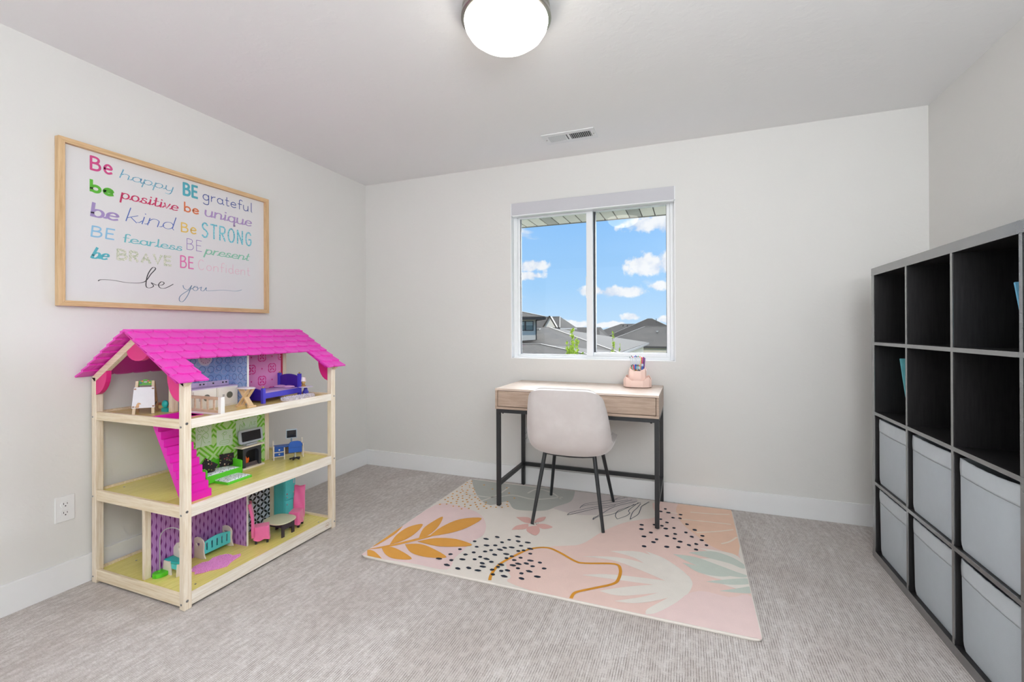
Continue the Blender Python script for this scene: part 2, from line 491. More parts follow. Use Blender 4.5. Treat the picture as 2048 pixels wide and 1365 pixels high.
KR = [0.0, 0.0, 0.0]                        # pivot x, pivot y, turn: for a house that stands at an angle
def K(x, y, z):
    c, s_ = math.cos(KR[2]), math.sin(KR[2]); u, v = x-KR[0], y-KR[1]
    x, y = (KR[0]+u*c-v*s_, KR[1]+u*s_+v*c) if KR[2] else (x, y)
    return tuple(KC + (Vector((x, y, z))-KC)*KK)
def hip(root, x0, x1, y0, y1, ze, rx0, rx1, ry, zr, caps=True):
    P = [K(x0,y0,ze), K(x1,y0,ze), K(x1,y1,ze), K(x0,y1,ze), K(rx0,ry,zr), K(rx1,ry,zr)]
    lo = [(p[0], p[1], p[2]-0.22) for p in P[:4]]
    mb = M().add(P+lo, [(0,1,5,4), (1,2,5), (2,3,4,5), (3,0,4), (9,8,7,6), (6,7,1,0), (7,8,2,1), (8,9,3,2), (9,6,0,3)])
    part('roof', mb, ROOF, root)
    fas = M()
    for i in range(4):
        p, q = Vector(lo[i]), Vector(lo[(i+1) % 4]); fas.bar(p+Vector((0,0,.02)), q+Vector((0,0,.02)), 0.14, 0.26)
    part('gutter', fas, DARKT, root)
    if caps:
        c = M()
        for a, d in ((0, 4), (1, 5), (4, 5)):
            p, q = Vector(P[a])+Vector((0,0,.03)), Vector(P[d])+Vector((0,0,.03))
            if (q-p).length > .3: c.bar(p, q, 0.13, 0.04)
        part('ridge_cap', c, RIDGE, root)
def walls(root, x0, x1, y0, y1, ztop, m_):
    part('house_wall', M().prism([K(x, y, 0)[:2] for x, y in ((x0, y0), (x1, y0), (x1, y1), (x0, y1))], 'z', GZ, K(x0, y0, ztop)[2]), m_, root)
def house(name, label, x, y):
    p = K(x, y, 0); return thing(name, label, 'house', (p[0], p[1], GZ))
def roofvent(root, x, y, z):
    p = K(x, y, z)
    part('roof_vent', M().box(p[0]-.16, p[0]+.16, p[1]-.25, p[1]+.1, p[2]-.1, p[2]+.10).box(p[0]-.22, p[0]+.22, p[1]-.3, p[1]+.12, p[2]+.10, p[2]+.15), mat('vent_metal', (196, 192, 184), 0.5), root)
h = house('house', 'two-storey white stucco house with dark paired window and wide lower gray roof, left pane', -9, 28)
KR[:] = [-6.23, 24.0, R(25)]
walls(h, -14, -6.23, 24, 33, 1.86, STUCCO)
hip(h, -14.6, -5.75, 23.45, 33.6, 1.97, -11.6, -9.8, 28.4, 3.1)
def wbox(x0, x1, z0, z1, d0, d1): return M().add([K(x, 24-d, z) for z in (z0, z1) for x, d in ((x0, d1), (x1, d1), (x1, d0), (x0, d0))], [(3,2,1,0), (4,5,6,7), (0,1,5,4), (1,2,6,5), (2,3,7,6), (3,0,4,7)])
part('window_frame', wbox(-7.46, -6.42, 1.10, 1.71, -.01, .03), DARKT, h)
for q0, q1 in ((-7.41, -6.99), (-6.89, -6.47)):
    wp = part('window_pane', wbox(q0, q1, 1.145, 1.67, .03, .04), HGLASS, h)
    part('roller_blind', wbox(q0, q1, 1.44, 1.67, .041, .044), BLIND, wp)
part('downspout', wbox(-6.28, -6.22, .2, 1.78, 0, .05).bar(K(-6.25, 23.97, 1.76), K(-5.85, 23.55, 1.92), .08, .08), DARKT, h)
KR[:] = [0.0, 0.0, 0.0]

HA = h
h = house('house', 'gray roof with small white gable triangle rising behind the two-storey stucco house', -11, 43)
walls(h, -13.6, -9.5, 41, 47.5, 1.34, STUCCOB)
hip(h, -14, -9.2, 40.6, 48, 1.36, -12.3, -10.1, 44, 2.55)
part('gable_wall', M().prism([(K(-10.72,40,0)[0], K(0,40,1.35)[2]), (K(-9.45,40,0)[0], K(0,40,1.35)[2]), (K(-10.08,40,0)[0], K(0,40,2.46)[2])], 'y', K(0,40.1,0)[1], K(0,40.9,0)[1]), STUCCO, h)
_g0, _g1, _g2 = K(-10.78,40,1.33), K(-10.08,40,2.5), K(-9.38,40,1.33)
part('gable_trim', M().bar(_g0, _g1, .22, .10, (0,1,0)).bar(_g1, _g2, .22, .10, (0,1,0)), ROOF, h)

# the same house's wide lower roof
h = HA
walls(h, -13, -1.0, 20.6, 38, -0.02, STUCCOB)
hip(h, -14, -0.6, 20, 38.6, 0.0, -12.5, -7.18, 30, 1.34)
roofvent(h, -7.55, 28.6, 1.17)
h = house('house', 'nearest low gray shingle roof along the bottom of the left window pane', -5, 17)
walls(h, -9.6, -1.2, 15.4, 19.3, 0.08, STUCCOB)
hip(h, -10, -0.85, 15, 19.7, 0.10, -9, -3.94, 17.6, 0.47)
KK = 1.8*1.32
h = house('house', 'single-storey house with beige wall under a broad gray hip roof in the right pane', 1, 34)
walls(h, -3.4, 7.6, 30.12, 38.4, -0.03, STUCCOB)
hip(h, -3.7, 8, 30, 39, -0.03, -0.6, 4.0, 35, 1.38)
roofvent(h, .43, 33.5, 0.98)
KK = 1.8*1.65
h = house('house', 'gray pyramid roof with pipe vents, highest peak in the right pane', -1, 44)
walls(h, -5.2, 3.4, 40.6, 47.4, 0.0, STUCCOB)
hip(h, -5.6, 3.8, 40.2, 48, 0.02, -1.1, -0.7, 44, 2.22)
_q = K(-.35, 43.2, 1.9)
part('pipe_vent', M().cyl((_q[0]+.3,_q[1],_q[2]-.3), (_q[0]+.3,_q[1],_q[2]+.75), .09, n=8).cyl((_q[0]+.3,_q[1],_q[2]+.7), (_q[0]+.3,_q[1],_q[2]+.8), .16, n=8), DARKT, h)
_q = K(.55, 43.2, 1.45)
part('pipe_vent', M().cyl((_q[0],_q[1],_q[2]-.3), (_q[0],_q[1],_q[2]+.55), .07, n=8), DARKT, h)
KK = 1.8*1.72
h = house('house', 'far gray roof with a short flat ridge left of the pyramid roof', -4, 54)
walls(h, -8, 0, 50.4, 57.6, 0.4, STUCCOB)
hip(h, -8.6, .6, 50, 58, 0.4, -5.06, -3.03, 54, 1.82)
for i in range(4):
    _q = K(-4.7+i*.5, 53.3, 1.62); part('roof_vent', M().box(_q[0]-.2,_q[0]+.2,_q[1]-.3,_q[1],_q[2]-.2,_q[2]+.12), DARKT, h)
KK = 1.8*1.30
h = house('house', 'long level gray roof just behind the yellow-green saplings', -4, 36)
walls(h, -7.4, -3.9, 33.4, 39.4, -0.06, STUCCOB)
hip(h, -7.9, -3.75, 33, 39.8, -0.05, -6.2, -4.6, 36.6, 1.13, caps=False)
roofvent(h, -4.75, 34.9, .58)
KK = 1.8*1.36
h = house('house', 'distant gray roof seen over the level roof behind the window mullion', -7, 47)
walls(h, -10.2, -6.2, 43.4, 49.4, 0.3, STUCCOB)
hip(h, -10.6, -5.75, 43, 49.8, 0.3, -9.2, -6.2, 46.5, 1.40, caps=False)

KK = 1.8
# trees
LEAFY = mat('yellow_green_leaves', (186, 204, 50), 0.7, var=0.40, vs=9)
LEAFD = mat('dark_green_leaves', (88, 124, 52), 0.8, var=0.3, vs=5)
BARK = mat('bark', (96, 80, 62), 0.9)
rnd = random.Random(11)
def leaves(cols, size, dens):
    mb = M()
    for (x, y, z0, z1, r) in cols:
        nn = int((z1-z0)*dens*(r/0.1)); tw = []
        for i in range(max(8, int((z1-z0)*26))):          # short twigs, each with its own clump of leaves
            t = rnd.random()**.85; a = rnd.uniform(0, 2*PI); rr = r*(1.05-0.8*t)*rnd.uniform(.25, 1.15)
            tw.append((x+rr*math.cos(a), y+rr*math.sin(a), z0+(z1-z0)*t, max(.02, r*.30*(1.1-.6*t))))
        tw.append((x, y, z1-.03, .02))
        for i in range(nn):
            k = rnd.choice(tw)
            c = Vector((rnd.gauss(k[0], k[3]*.6), rnd.gauss(k[1], k[3]*.6), rnd.gauss(k[2], k[3]*.9)))
            u = Vector((rnd.gauss(0,1), rnd.gauss(0,1), rnd.gauss(0,1))).normalized(); v_ = u.orthogonal().normalized()
            s_ = size*rnd.uniform(.6, 1.2)
            mb.add([c-u*s_, c-v_*s_*.5, c+u*s_, c+v_*s_*.5], [(0,1,2,3)])
    return mb
def tree(label, x, y, cols, mleaf=LEAFY, size=0.045, dens=220, trunk=0.03):
    t = thing('tree', label, 'tree', (x, y, GZ))
    tb = M()
    for (cx, cy, z0, z1, r) in cols: tb.tube([(x, y, GZ), (x*.5+cx*.5, y*.5+cy*.5, GZ+1.2), (cx, cy, z0), (cx, cy, z1-0.05)], [trunk, trunk*.8, trunk*.5, trunk*.15], 6)
    part('trunk', tb, BARK, t)
    o = part('foliage', leaves(cols, size, dens), mleaf, t); o['kind'] = 'stuff'
tree('tall yellow-green columnar tree in the bottom of the left pane, several spires', -1.06, 12,
     [(-1.06, 12, -1.3, 1.16, .19), (-1.27, 12.1, -1.3, .72, .17), (-.86, 11.9, -1.3, .84, .17), (-1.16, 11.8, -1.2, .5, .25), (-.96, 11.8, -1.2, .48, .25), (-.72, 12.1, -1.2, .40, .12)], size=.034, dens=300)
tree('thin wispy yellow-green sapling left in the right pane', .32, 12, [(.32, 12, .0, 1.10, .07), (.33, 12, -.8, .75, .12)], size=.026, dens=190, trunk=.02)
tree('shorter yellow-green sapling beside the thin wispy one', .50, 12.35, [(.50, 12.35, -.8, .66, .10)], size=.026, dens=230, trunk=.02)
for tx_, lb in ((-46.7, 'small distant green treetop beside the white gable roof'), (-41.9, 'small distant green treetop over the spires of the columnar tree')):
    tree(lb, tx_, 190.0, [(tx_, 190.0, -2.0, 1.7, 1.7), (tx_+1.0, 190.5, -2.0, 1.1, 1.4)], LEAFD, .35, 6, .2)

# ================================================================== CEILING THINGS
NICK = mat('brushed_nickel', (168, 166, 160), 0.28, 1.0, var=0.04, vs=60)
DOME = emis('frosted_glass_lit', (255, 249, 236), 7.0)
LX, LY = 1.972, -1.611
LK = 1.06
lt = thing('ceiling_light', 'round flush ceiling light with brushed nickel ring and frosted dome', 'ceiling light', (LX, LY, H_))
part('ceiling_pan', M().lathe([(.02, 0), (.158, 0), (.162, -.006), (.163, -.022), (.158, -.026), (.158, -.034), (.166, -.038), (.167, -.052), (.160, -.056)], (LX, LY, H_), 64, LK, LK), NICK, lt, smooth=True)
part('glass_dome', M().lathe([(.155, -.050), (.156, -.060), (.152, -.080), (.138, -.104), (.112, -.126), (.078, -.141), (.040, -.149), (.008, -.151)], (LX, LY, H_), 64, LK, LK), DOME, lt, smooth=True)
VENTM = mat('vent_white', (226, 227, 228), 0.45, var=0.01)
VD = mat('vent_dark', (70, 74, 76), 0.8)
vt = thing('ceiling_vent', 'white rectangular slatted air register in the ceiling near the window', 'vent', (1.915, -.345, H_))
vx0, vx1, vy0, vy1 = 1.742, 2.088, -.428, -.268
a0, a1, b0, b1 = vx0+.036, vx1-.030, vy0+.036, vy1-.036
part('vent_frame', M().box(vx0, vx1, vy0, b0, H_-.006, H_).box(vx0, vx1, b1, vy1, H_-.006, H_).box(vx0, a0, b0, b1, H_-.006, H_).box(a1, vx1, b0, b1, H_-.006, H_).box(1.906, 1.922, b0, b1, H_-.006, H_), VENTM, vt, bevel=.0015)
part('vent_duct', M().box(a0, a1, b0, b1, H_-.0012, H_-.0004), VD, vt)
_n = 23
for i in range(_n):
    x = a0 + (i+.5)*(a1-a0)/_n
    s_ = -1 if x < 1.914 else 1
    if abs(x-1.914) < .009: continue
    part('slat', M().prism([(x-.0035*1, H_-.001), (x-.0025, H_-.001), (x+.0035*s_+.0005, H_-.0075), (x+.0035*s_-.0005, H_-.0075)] if s_ > 0 else [(x+.0025, H_-.001), (x+.0035, H_-.001), (x-.0045, H_-.0075), (x-.0055, H_-.0075)], 'y', b0, b1), VENTM, vt)
for x in (vx0+.018, vx1-.014): part('screw', M().cyl((x, -.348, H_-.006), (x, -.348, H_-.0085), .004, n=10), NICK, vt)

# ================================================================== OUTLETS
PLATE = mat('outlet_plastic', (232, 233, 233), 0.35, var=0.01)
HOLE = mat('outlet_slot', (30, 28, 28), 0.8)
def outlet(label, place):
    """place(a, z, d): a along the wall, d out of the wall"""
    t = thing('wall_outlet', label, 'outlet', place(0, .370, 0))
    def bx(a0, a1, z0, z1, d0, d1):
        p, q = place(a0, z0, d0), place(a1, z1, d1); return M().box(p[0], q[0], p[1], q[1], p[2], q[2])
    part('cover_plate', bx(-.036, .036, .312, .428, .0005, .006), PLATE, t, bevel=.003)
    for zc in (.390, .350):
        pts = []
        for i in range(20):
            an = 2*PI*i/20; a = .0172*math.cos(an); z = .0172*math.sin(an); z = max(-.0135, min(.0135, z)); pts.append((a, z))
        mb = M(); vs = [place(a, zc+z, .006) for a, z in pts]+[place(a, zc+z, .0085) for a, z in pts]
        mb.add(vs, [tuple(range(19, -1, -1)), tuple(range(20, 40))]+[(i, (i+1) % 20, (i+1) % 20+20, i+20) for i in range(20)])
        s_ = part('socket', mb, PLATE, t)
        hb = M()
        for (q0, q1, z0, z1) in ((-.0075, -.0055, -.001, .0075), (.0055, .0075, -.0005, .0065), (-.002, .0025, -.0095, -.005)):
            p, q = place(q0, zc+z0, .0083), place(q1, zc+z1, .0088); hb.box(p[0], q[0], p[1], q[1], p[2], q[2])
        part('socket_slots', hb, HOLE, s_)
    p, q = place(0, .370, .006), place(0, .370, .0075)
    part('screw', M().cyl(p, q, .003, n=8), PLATE, t)
outlet('white duplex outlet on left wall beside the dollhouse', lambda a, z, d: (d, -2.080+a, z))
outlet('white duplex outlet on back wall below the window, behind the desk', lambda a, z, d: (1.484+a, -d, z))

# ================================================================== POSTER
FRW = wood('oak_frame', (196, 160, 116), (222, 190, 148), (14, .6, 14), 9, 0.5)
PAPER = mat('poster_paper', (232, 231, 231), 0.6, var=0.01)
pf = thing('framed_poster', 'large white poster of colorful "be" words in a thin oak frame above the dollhouse', 'picture', (0, -1.575, 1.290))
PY0, PY1, PZ0, PZ1 = -2.113, -1.022, 1.286, 2.044
fw = .024
part('frame_bar', M().prism([(PY0, PZ0), (PY0, PZ1), (PY0+fw, PZ1-fw), (PY0+fw, PZ0+fw)], 'x', .002, .032), wood('oak_frame_side', (196, 160, 116), (222, 190, 148), (14, 14, .6), 9, 0.5), pf, bevel=.001)
part('frame_bar', M().prism([(PY1, PZ0), (PY1, PZ1), (PY1-fw, PZ1-fw), (PY1-fw, PZ0+fw)], 'x', .002, .032), MATS['oak_frame_side'], pf, bevel=.001)
part('frame_bar', M().prism([(PY0, PZ1), (PY1, PZ1), (PY1-fw, PZ1-fw), (PY0+fw, PZ1-fw)], 'x', .002, .032), FRW, pf, bevel=.001)
part('frame_bar', M().prism([(PY0, PZ0), (PY1, PZ0), (PY1-fw, PZ0+fw), (PY0+fw, PZ0+fw)], 'x', .002, .032), FRW, pf, bevel=.001)
sheet = part('poster_sheet', M().box(.006, .0125, PY0+.02, PY1-.02, PZ0+.02, PZ1-.02), PAPER, pf)
m, n, b = new_mat('poster_glazing'); PGL = m
n.nodes.remove(b)
tr = n.nodes.new('ShaderNodeBsdfTransparent'); gl = n.nodes.new('ShaderNodeBsdfGlossy'); gl.inputs['Roughness'].default_value = 0.12
mx = n.nodes.new('ShaderNodeMixShader'); n.links.new(front_fresnel(n), mx.inputs[0]); n.links.new(tr.outputs[0], mx.inputs[1]); n.links.new(gl.outputs[0], mx.inputs[2])
n.links.new(mx.outputs[0], n.nodes['Material Output'].inputs[0])
part('glazing', M().box(.018, .0185, PY0+.022, PY1-.022, PZ0+.022, PZ1-.022), PGL, pf)

# hand-lettering: strokes on a 1-unit cap height, 0.55 x-height; each glyph: (advance, [strokes])
def arc(cx, cy, rx, ry, a0, a1, n=10): return [(cx+rx*math.cos(R(a0+(a1-a0)*i/n)), cy+ry*math.sin(R(a0+(a1-a0)*i/n))) for i in range(n+1)]
G = {
 'B': (.62, [[(0, 0), (0, 1)], [(0, 1), (.28, 1), (.45, .92), (.48, .77), (.4, .62), (.24, .54), (0, .53)], [(.24, .54), (.45, .5), (.56, .36), (.54, .16), (.4, .03), (.2, 0), (0, 0)]]),
 'E': (.55, [[(0, 0), (0, 1)], [(0, 1), (.46, 1)], [(0, .52), (.4, .52)], [(0, 0), (.47, 0)]]),
 'S': (.58, [[(.48, .86), (.36, .98), (.2, .99), (.05, .86), (.07, .66), (.25, .53), (.42, .42), (.49, .24), (.38, .05), (.2, 0), (.02, .12)]]),
 'T': (.62, [[(0, 1), (.56, 1)], [(.28, 1), (.28, 0)]]),
 'R': (.6, [[(0, 0), (0, 1)], [(0, 1), (.3, 1), (.47, .9), (.48, .7), (.36, .54), (0, .5)], [(.2, .5), (.5, 0)]]),
 'O': (.7, [arc(.3, .5, .3, .5, 90, 450, 20)]),
 'N': (.66, [[(0, 0), (0, 1)], [(0, 1), (.5, 0)], [(.5, 0), (.5, 1)]]),
 'G': (.66, [[(.5, .84), (.38, .97), (.2, .98), (.04, .8), (0, .45), (.06, .15), (.22, 0), (.42, .03), (.52, .2), (.52, .45), (.28, .45)]]),
 'A': (.66, [[(0, 0), (.29, 1), (.58, 0)], [(.1, .33), (.48, .33)]]),
 'V': (.62, [[(0, 1), (.28, 0), (.56, 1)]]),
 'C': (.6, [[(.5, .86), (.36, .98), (.2, .97), (.04, .75), (0, .45), (.06, .18), (.22, .01), (.4, .02), (.52, .15)]]),
 'a': (.5, [arc(.2, .27, .2, .27, 40, 400, 16), [(.4, .52), (.4, .12), (.47, 0), (.5, .02)]]),
 'b': (.5, [[(0, 1), (0, .02)], arc(.2, .27, .2, .27, 180, 540, 16)]),
 'c': (.42, [arc(.2, .27, .2, .27, 45, 315, 12)]),
 'd': (.5, [arc(.2, .27, .2, .27, 0, 360, 16), [(.4, 1), (.4, .1), (.47, 0)]]),
 'e': (.47, [[(.01, .28), (.38, .3), (.36, .45), (.22, .54), (.08, .47), (0, .28), (.06, .08), (.22, 0), (.4, .08)]]),
 'f': (.36, [[(.36, .92), (.26, 1), (.15, .94), (.12, .8), (.12, 0)], [(0, .53), (.3, .53)]]),
 'g': (.5, [arc(.2, .27, .2, .27, 0, 360, 16), [(.4, .54), (.4, -.25), (.3, -.42), (.12, -.42), (.02, -.32)]]),
 'h': (.5, [[(0, 1), (0, 0)], [(0, .3), (.1, .5), (.25, .54), (.37, .44), (.38, .3), (.38, 0)]]),
 'i': (.2, [[(.06, .54), (.06, 0)], [(.06, .76), (.06, .8)]]),
 'k': (.45, [[(0, 1), (0, 0)], [(.34, .54), (0, .24)], [(.12, .33), (.38, 0)]]),
 'l': (.2, [[(.06, 1), (.06, .06), (.12, 0)]]),
 'n': (.5, [[(0, .54), (0, 0)], [(0, .3), (.1, .5), (.25, .54), (.37, .44), (.38, .3), (.38, 0)]]),
 'o': (.5, [arc(.2, .27, .2, .27, 90, 450, 16)]),
 'p': (.5, [[(0, .54), (0, -.42)], arc(.2, .27, .2, .27, 180, 540, 16)]),
 'q': (.5, [arc(.2, .27, .2, .27, 0, 360, 16), [(.4, .54), (.4, -.42), (.48, -.34)]]),
 'r': (.34, [[(0, .54), (0, 0)], [(0, .3), (.1, .48), (.28, .54)]]),
 's': (.4, [[(.3, .46), (.18, .54), (.05, .46), (.06, .34), (.2, .27), (.3, .18), (.26, .04), (.12, 0), (0, .07)]]),
 't': (.34, [[(.12, .85), (.12, .12), (.2, 0), (.3, .03)], [(0, .54), (.28, .54)]]),
 'u': (.5, [[(0, .54), (0, .2), (.08, .02), (.22, 0), (.36, .15), (.38, .54)], [(.38, .54), (.38, 0)]]),
 'v': (.44, [[(0, .54), (.18, 0), (.36, .54)]]),
 'y': (.5, [[(0, .54), (.02, .2), (.12, .02), (.26, .02), (.38, .2)], [(.38, .54), (.38, -.2), (.28, -.42), (.1, -.4)]]),
}
def smooth(pts, k=4):
    if len(pts) < 3: return pts
    P = [pts[0]]+list(pts)+[pts[-1]]; out = []
    for i in range(1, len(P)-2):
        for j in range(k):
            t = j/k; t2 = t*t; t3 = t2*t; q = []
            for c in (0, 1):
                p0, p1, p2, p3 = P[i-1][c], P[i][c], P[i+1][c], P[i+2][c]
                q.append(.5*((2*p1)+(-p0+p2)*t+(2*p0-5*p1+4*p2-p3)*t2+(-p0+3*p1-3*p2+p3)*t3))
            out.append(tuple(q))
    out.append(pts[-1]); return out
def ribbon(mb, pts, w, place, h, caps=True, wf=None):
    n_ = len(pts); L = []; Rr = []
    for i in range(n_):
        a = Vector(pts[max(i-1, 0)]); c = Vector(pts[min(i+1, n_-1)]); d = (c-a)
        if d.length < 1e-9: d = Vector((1, 0))
        d.normalize(); nn = Vector((-d.y, d.x)); p = Vector(pts[i])
        ww = w/2*(wf(i/(n_-1), d) if wf else 1)
        e_ = d*(w*.3 if caps and i == n_-1 else (-w*.3 if caps and i == 0 else 0))
        L.append(p+nn*ww+e_); Rr.append(p-nn*ww+e_)
    vs = [place(q, h) for q in L]+[place(q, h) for q in Rr]+[place(q, 0) for q in L]+[place(q, 0) for q in Rr]
    fs = [(i, i+1, n_+i+1, n_+i) for i in range(n_-1)]
    fs += [(2*n_+i, 2*n_+i+1, i+1, i) for i in range(n_-1)] + [(n_+i, n_+i+1, 3*n_+i+1, 3*n_+i) for i in range(n_-1)]
    mb.add(vs, fs)
def word(txt, col, y0, z0, y1, cap, wid, slant=0.0, cursive=False, bold=None, glit=None, xh=1.0, low=None, lift=0):
    """write txt from y0 to y1 on the baseline z0 with capital height cap"""
    low = low or 1.0
    strokes = []; x = 0.0; prev = None
    for ch in txt:
        adv, st = G[ch]
        lc = ch.islower()
        for s_ in st: strokes.append([(x+p[0]*(.85 if not lc else 1), p[1]*(low if lc and True else 1.0)) for p in s_])
        if cursive and lc and prev: strokes.append([(x-.12, .05*low), (x-.05, .06*low), (x+.03, .22*low)])
        prev = lc
        x += adv + (.10 if not cursive else .07)
    tot = max(p[0] for s_ in strokes for p in s_)
    fx = (y1-y0)/tot
    mb = M()
    pl = lambda q, h_: (.0126+lift+h_, y0+q[0], z0+q[1])
    for si, s_ in enumerate(strokes):
        pl = lambda q, h_, d_=.00003*si: (.0126+lift+d_+h_, y0+q[0], z0+q[1])
        pts = [(p[0]*fx + p[1]*cap*slant, p[1]*cap) for p in s_]
        pts = smooth(pts, 3) if len(pts) > 3 else pts
        ribbon(mb, pts, wid, pl, .0004, wf=(lambda t, d: .55+.75*abs(d.y)) if cursive else None)
    if glit:
        mm = MATS.get(glit)
        if not mm:
            mm, n, b = new_mat(glit); co = objco(n)
            vo = n.nodes.new('ShaderNodeTexVoronoi'); vo.inputs['Scale'].default_value = 420; n.links.new(co, vo.inputs['Vector'])
            rgb = vo.outputs['Color']
            sx = n.nodes.new('ShaderNodeSeparateColor'); n.links.new(rgb, sx.inputs[0])
            v = X(n, sx.outputs[0])
            if glit == 'silver_glitter': cA, cB = srgb(176, 190, 160), srgb(240, 238, 225)
            elif glit == 'blue_glitter': cA, cB = srgb(62, 120, 170), srgb(150, 215, 225)
            else: cA, cB = srgb(40, 160, 190), srgb(165, 235, 240)
            n.links.new(mixc(n, v.sstep(.3, .7), cA, cB), b.inputs['Base Color']); b.inputs['Roughness'].default_value = .35
    else: mm = mat('print_%d_%d_%d' % col, col, 0.6, var=0.02)
    part('printed_word', mb, mm, sheet, local=False)
PINK, LAV = (214, 76, 140), (168, 148, 200)
word('Be', PINK, -1.985, 1.936, -1.903, .060, .010, low=1.25)
word('happy', (70, 130, 180), -1.868, 1.932, -1.625, .062, .0042, .35, True, glit='blue_glitter', low=.72)
ribbon_extra = [(-1.66, 1.925), (-1.64, 1.935), (-1.60, 1.962)]
word('BE', (84, 176, 192), -1.560, 1.933, -1.486, .063, .013)
word('grateful', (66, 88, 160), -1.452, 1.934, -1.134, .062, .0045, low=.95)
word('be', (92, 186, 48), -1.984, 1.833, -1.899, .054, .013, low=.95)
word('positive', (206, 44, 100), -1.862, 1.832, -1.596, .048, .006, .18, True, low=1.05)
word('be', (228, 124, 78), -1.556, 1.841, -1.480, .050, .008)
word('unique', (176, 150, 200), -1.440, 1.842, -1.142, .055, .008, .12, True, low=1.1)
word('be', LAV, -1.982, 1.715, -1.880, .074, .011, .12, True, low=.85)
word('kind', (88, 116, 190), -1.842, 1.723, -1.615, .082, .0036, .30, True, low=.85)
word('Be', (236, 198, 96), -1.573, 1.724, -1.494, .048, .007, low=1.3)
word('STRONG', (0, 0, 0), -1.458, 1.716, -1.143, .082, .009, glit='cyan_glitter')
word('BE', (146, 198, 230), -1.984, 1.620, -1.895, .048, .007, .1)
word('fearless', (112, 196, 204), -1.856, 1.616, -1.575, .066, .0055, .12, True, low=.62)
word('BE', (150, 120, 190), -1.544, 1.629, -1.461, .061, .003)
word('present', (142, 206, 178), -1.440, 1.620, -1.160, .060, .0065, .40, True, low=.8)
word('be', (86, 184, 198), -1.984, 1.517, -1.925, .072, .009, .45, True, low=.7)
word('BRAVE', (0, 0, 0), -1.877, 1.527, -1.630, .046, .012, glit='silver_glitter')
word('BE', (230, 120, 180), -1.578, 1.524, -1.509, .064, .007)
word('Confident', (240, 196, 210), -1.480, 1.524, -1.150, .058, .003, low=.95)
_pl = lambda q, h_: (.0126+h_, q[0], q[1])
_b = M()
for pts in ([(-1.958, 1.411), (-1.945, 1.418), (-1.90, 1.420), (-1.83, 1.414), (-1.762, 1.424), (-1.728, 1.470), (-1.706, 1.500), (-1.722, 1.503), (-1.745, 1.460), (-1.752, 1.405), (-1.735, 1.396), (-1.716, 1.408), (-1.728, 1.424), (-1.705, 1.414)],
            [(-1.706, 1.414), (-1.676, 1.416), (-1.664, 1.428), (-1.678, 1.434), (-1.692, 1.416), (-1.682, 1.400), (-1.655, 1.403), (-1.618, 1.426)]):
    ribbon(_b, smooth(pts, 5), .0034, _pl, .0004, wf=lambda t, d: .5+.9*abs(d.y))
part('printed_word', _b, mat('print_black', (40, 40, 46), 0.6), sheet)
_b = M()
for pts in ([(-1.566, 1.424), (-1.560, 1.408), (-1.540, 1.402), (-1.520, 1.424), (-1.520, 1.424), (-1.540, 1.372), (-1.566, 1.335), (-1.585, 1.338), (-1.580, 1.365), (-1.535, 1.400), (-1.503, 1.418)],
            [(-1.503, 1.424), (-1.512, 1.410), (-1.500, 1.400), (-1.484, 1.408), (-1.488, 1.424), (-1.503, 1.424), (-1.480, 1.416), (-1.462, 1.424)],
            [(-1.462, 1.424), (-1.466, 1.406), (-1.450, 1.403), (-1.434, 1.424), (-1.434, 1.406), (-1.40, 1.408), (-1.33, 1.417), (-1.25, 1.417), (-1.208, 1.428)]):
    ribbon(_b, smooth(pts, 5), .003, _pl, .0004, wf=lambda t, d: .5+.9*abs(d.y))
part('printed_word', _b, mat('print_slate', (112, 146, 172), 0.6), sheet)

# printed rug motifs, in metres from the rug's near left corner
RUG_POLY = {
  'pink_left': [(-0.011, -0.013), (-0.014, 0.286), (0.019, 0.733), (0.116, 0.781), (0.25, 0.756), (0.367, 0.694), (0.454, 0.58), (0.494, 0.476), (0.499, 0.409), (0.473, 0.333), (0.479, 0.248), (0.475, 0.142), (0.49, 0.031), (0.299, 0.022)],
  'sage': [(0.013, 1.303), (0.132, 1.101), (0.257, 0.932), (0.364, 0.862), (0.442, 0.961), (0.525, 0.859), (0.611, 0.855), (0.722, 0.896), (0.77, 0.968), (0.844, 1.111), (0.825, 1.314), (0.522, 1.293)],
  'mauve': [(0.825, 1.314), (1.246, 1.321), (1.175, 1.083), (1.088, 0.973), (1.019, 0.927), (0.907, 0.906), (0.791, 0.94), (0.768, 0.975), (0.844, 1.111)],
  'salmon': [(1.016, 0.496), (1.06, 0.553), (1.121, 0.711), (1.215, 0.871), (1.313, 0.964), (1.392, 1.043), (1.388, 1.313), (1.854, 1.336), (1.824, 0.717), (1.84, 0.329), (1.848, -0.005), (1.292, -0.033), (0.843, 0.022), (0.805, 0.081), (0.76, 0.143), (0.731, 0.216), (0.742, 0.288), (0.777, 0.348), (0.896, 0.436)],
  'peach': [(1.518, 1.303), (1.862, 1.322), (1.823, 0.705), (1.769, 0.692), (1.693, 0.74), (1.624, 0.844), (1.547, 0.989), (1.508, 1.172)],
  'lilac': [(1.507, 0.139), (1.623, 0.264), (1.745, 0.26), (1.836, 0.295), (1.847, -0.017), (1.543, -0.033), (1.404, -0.019)],
}
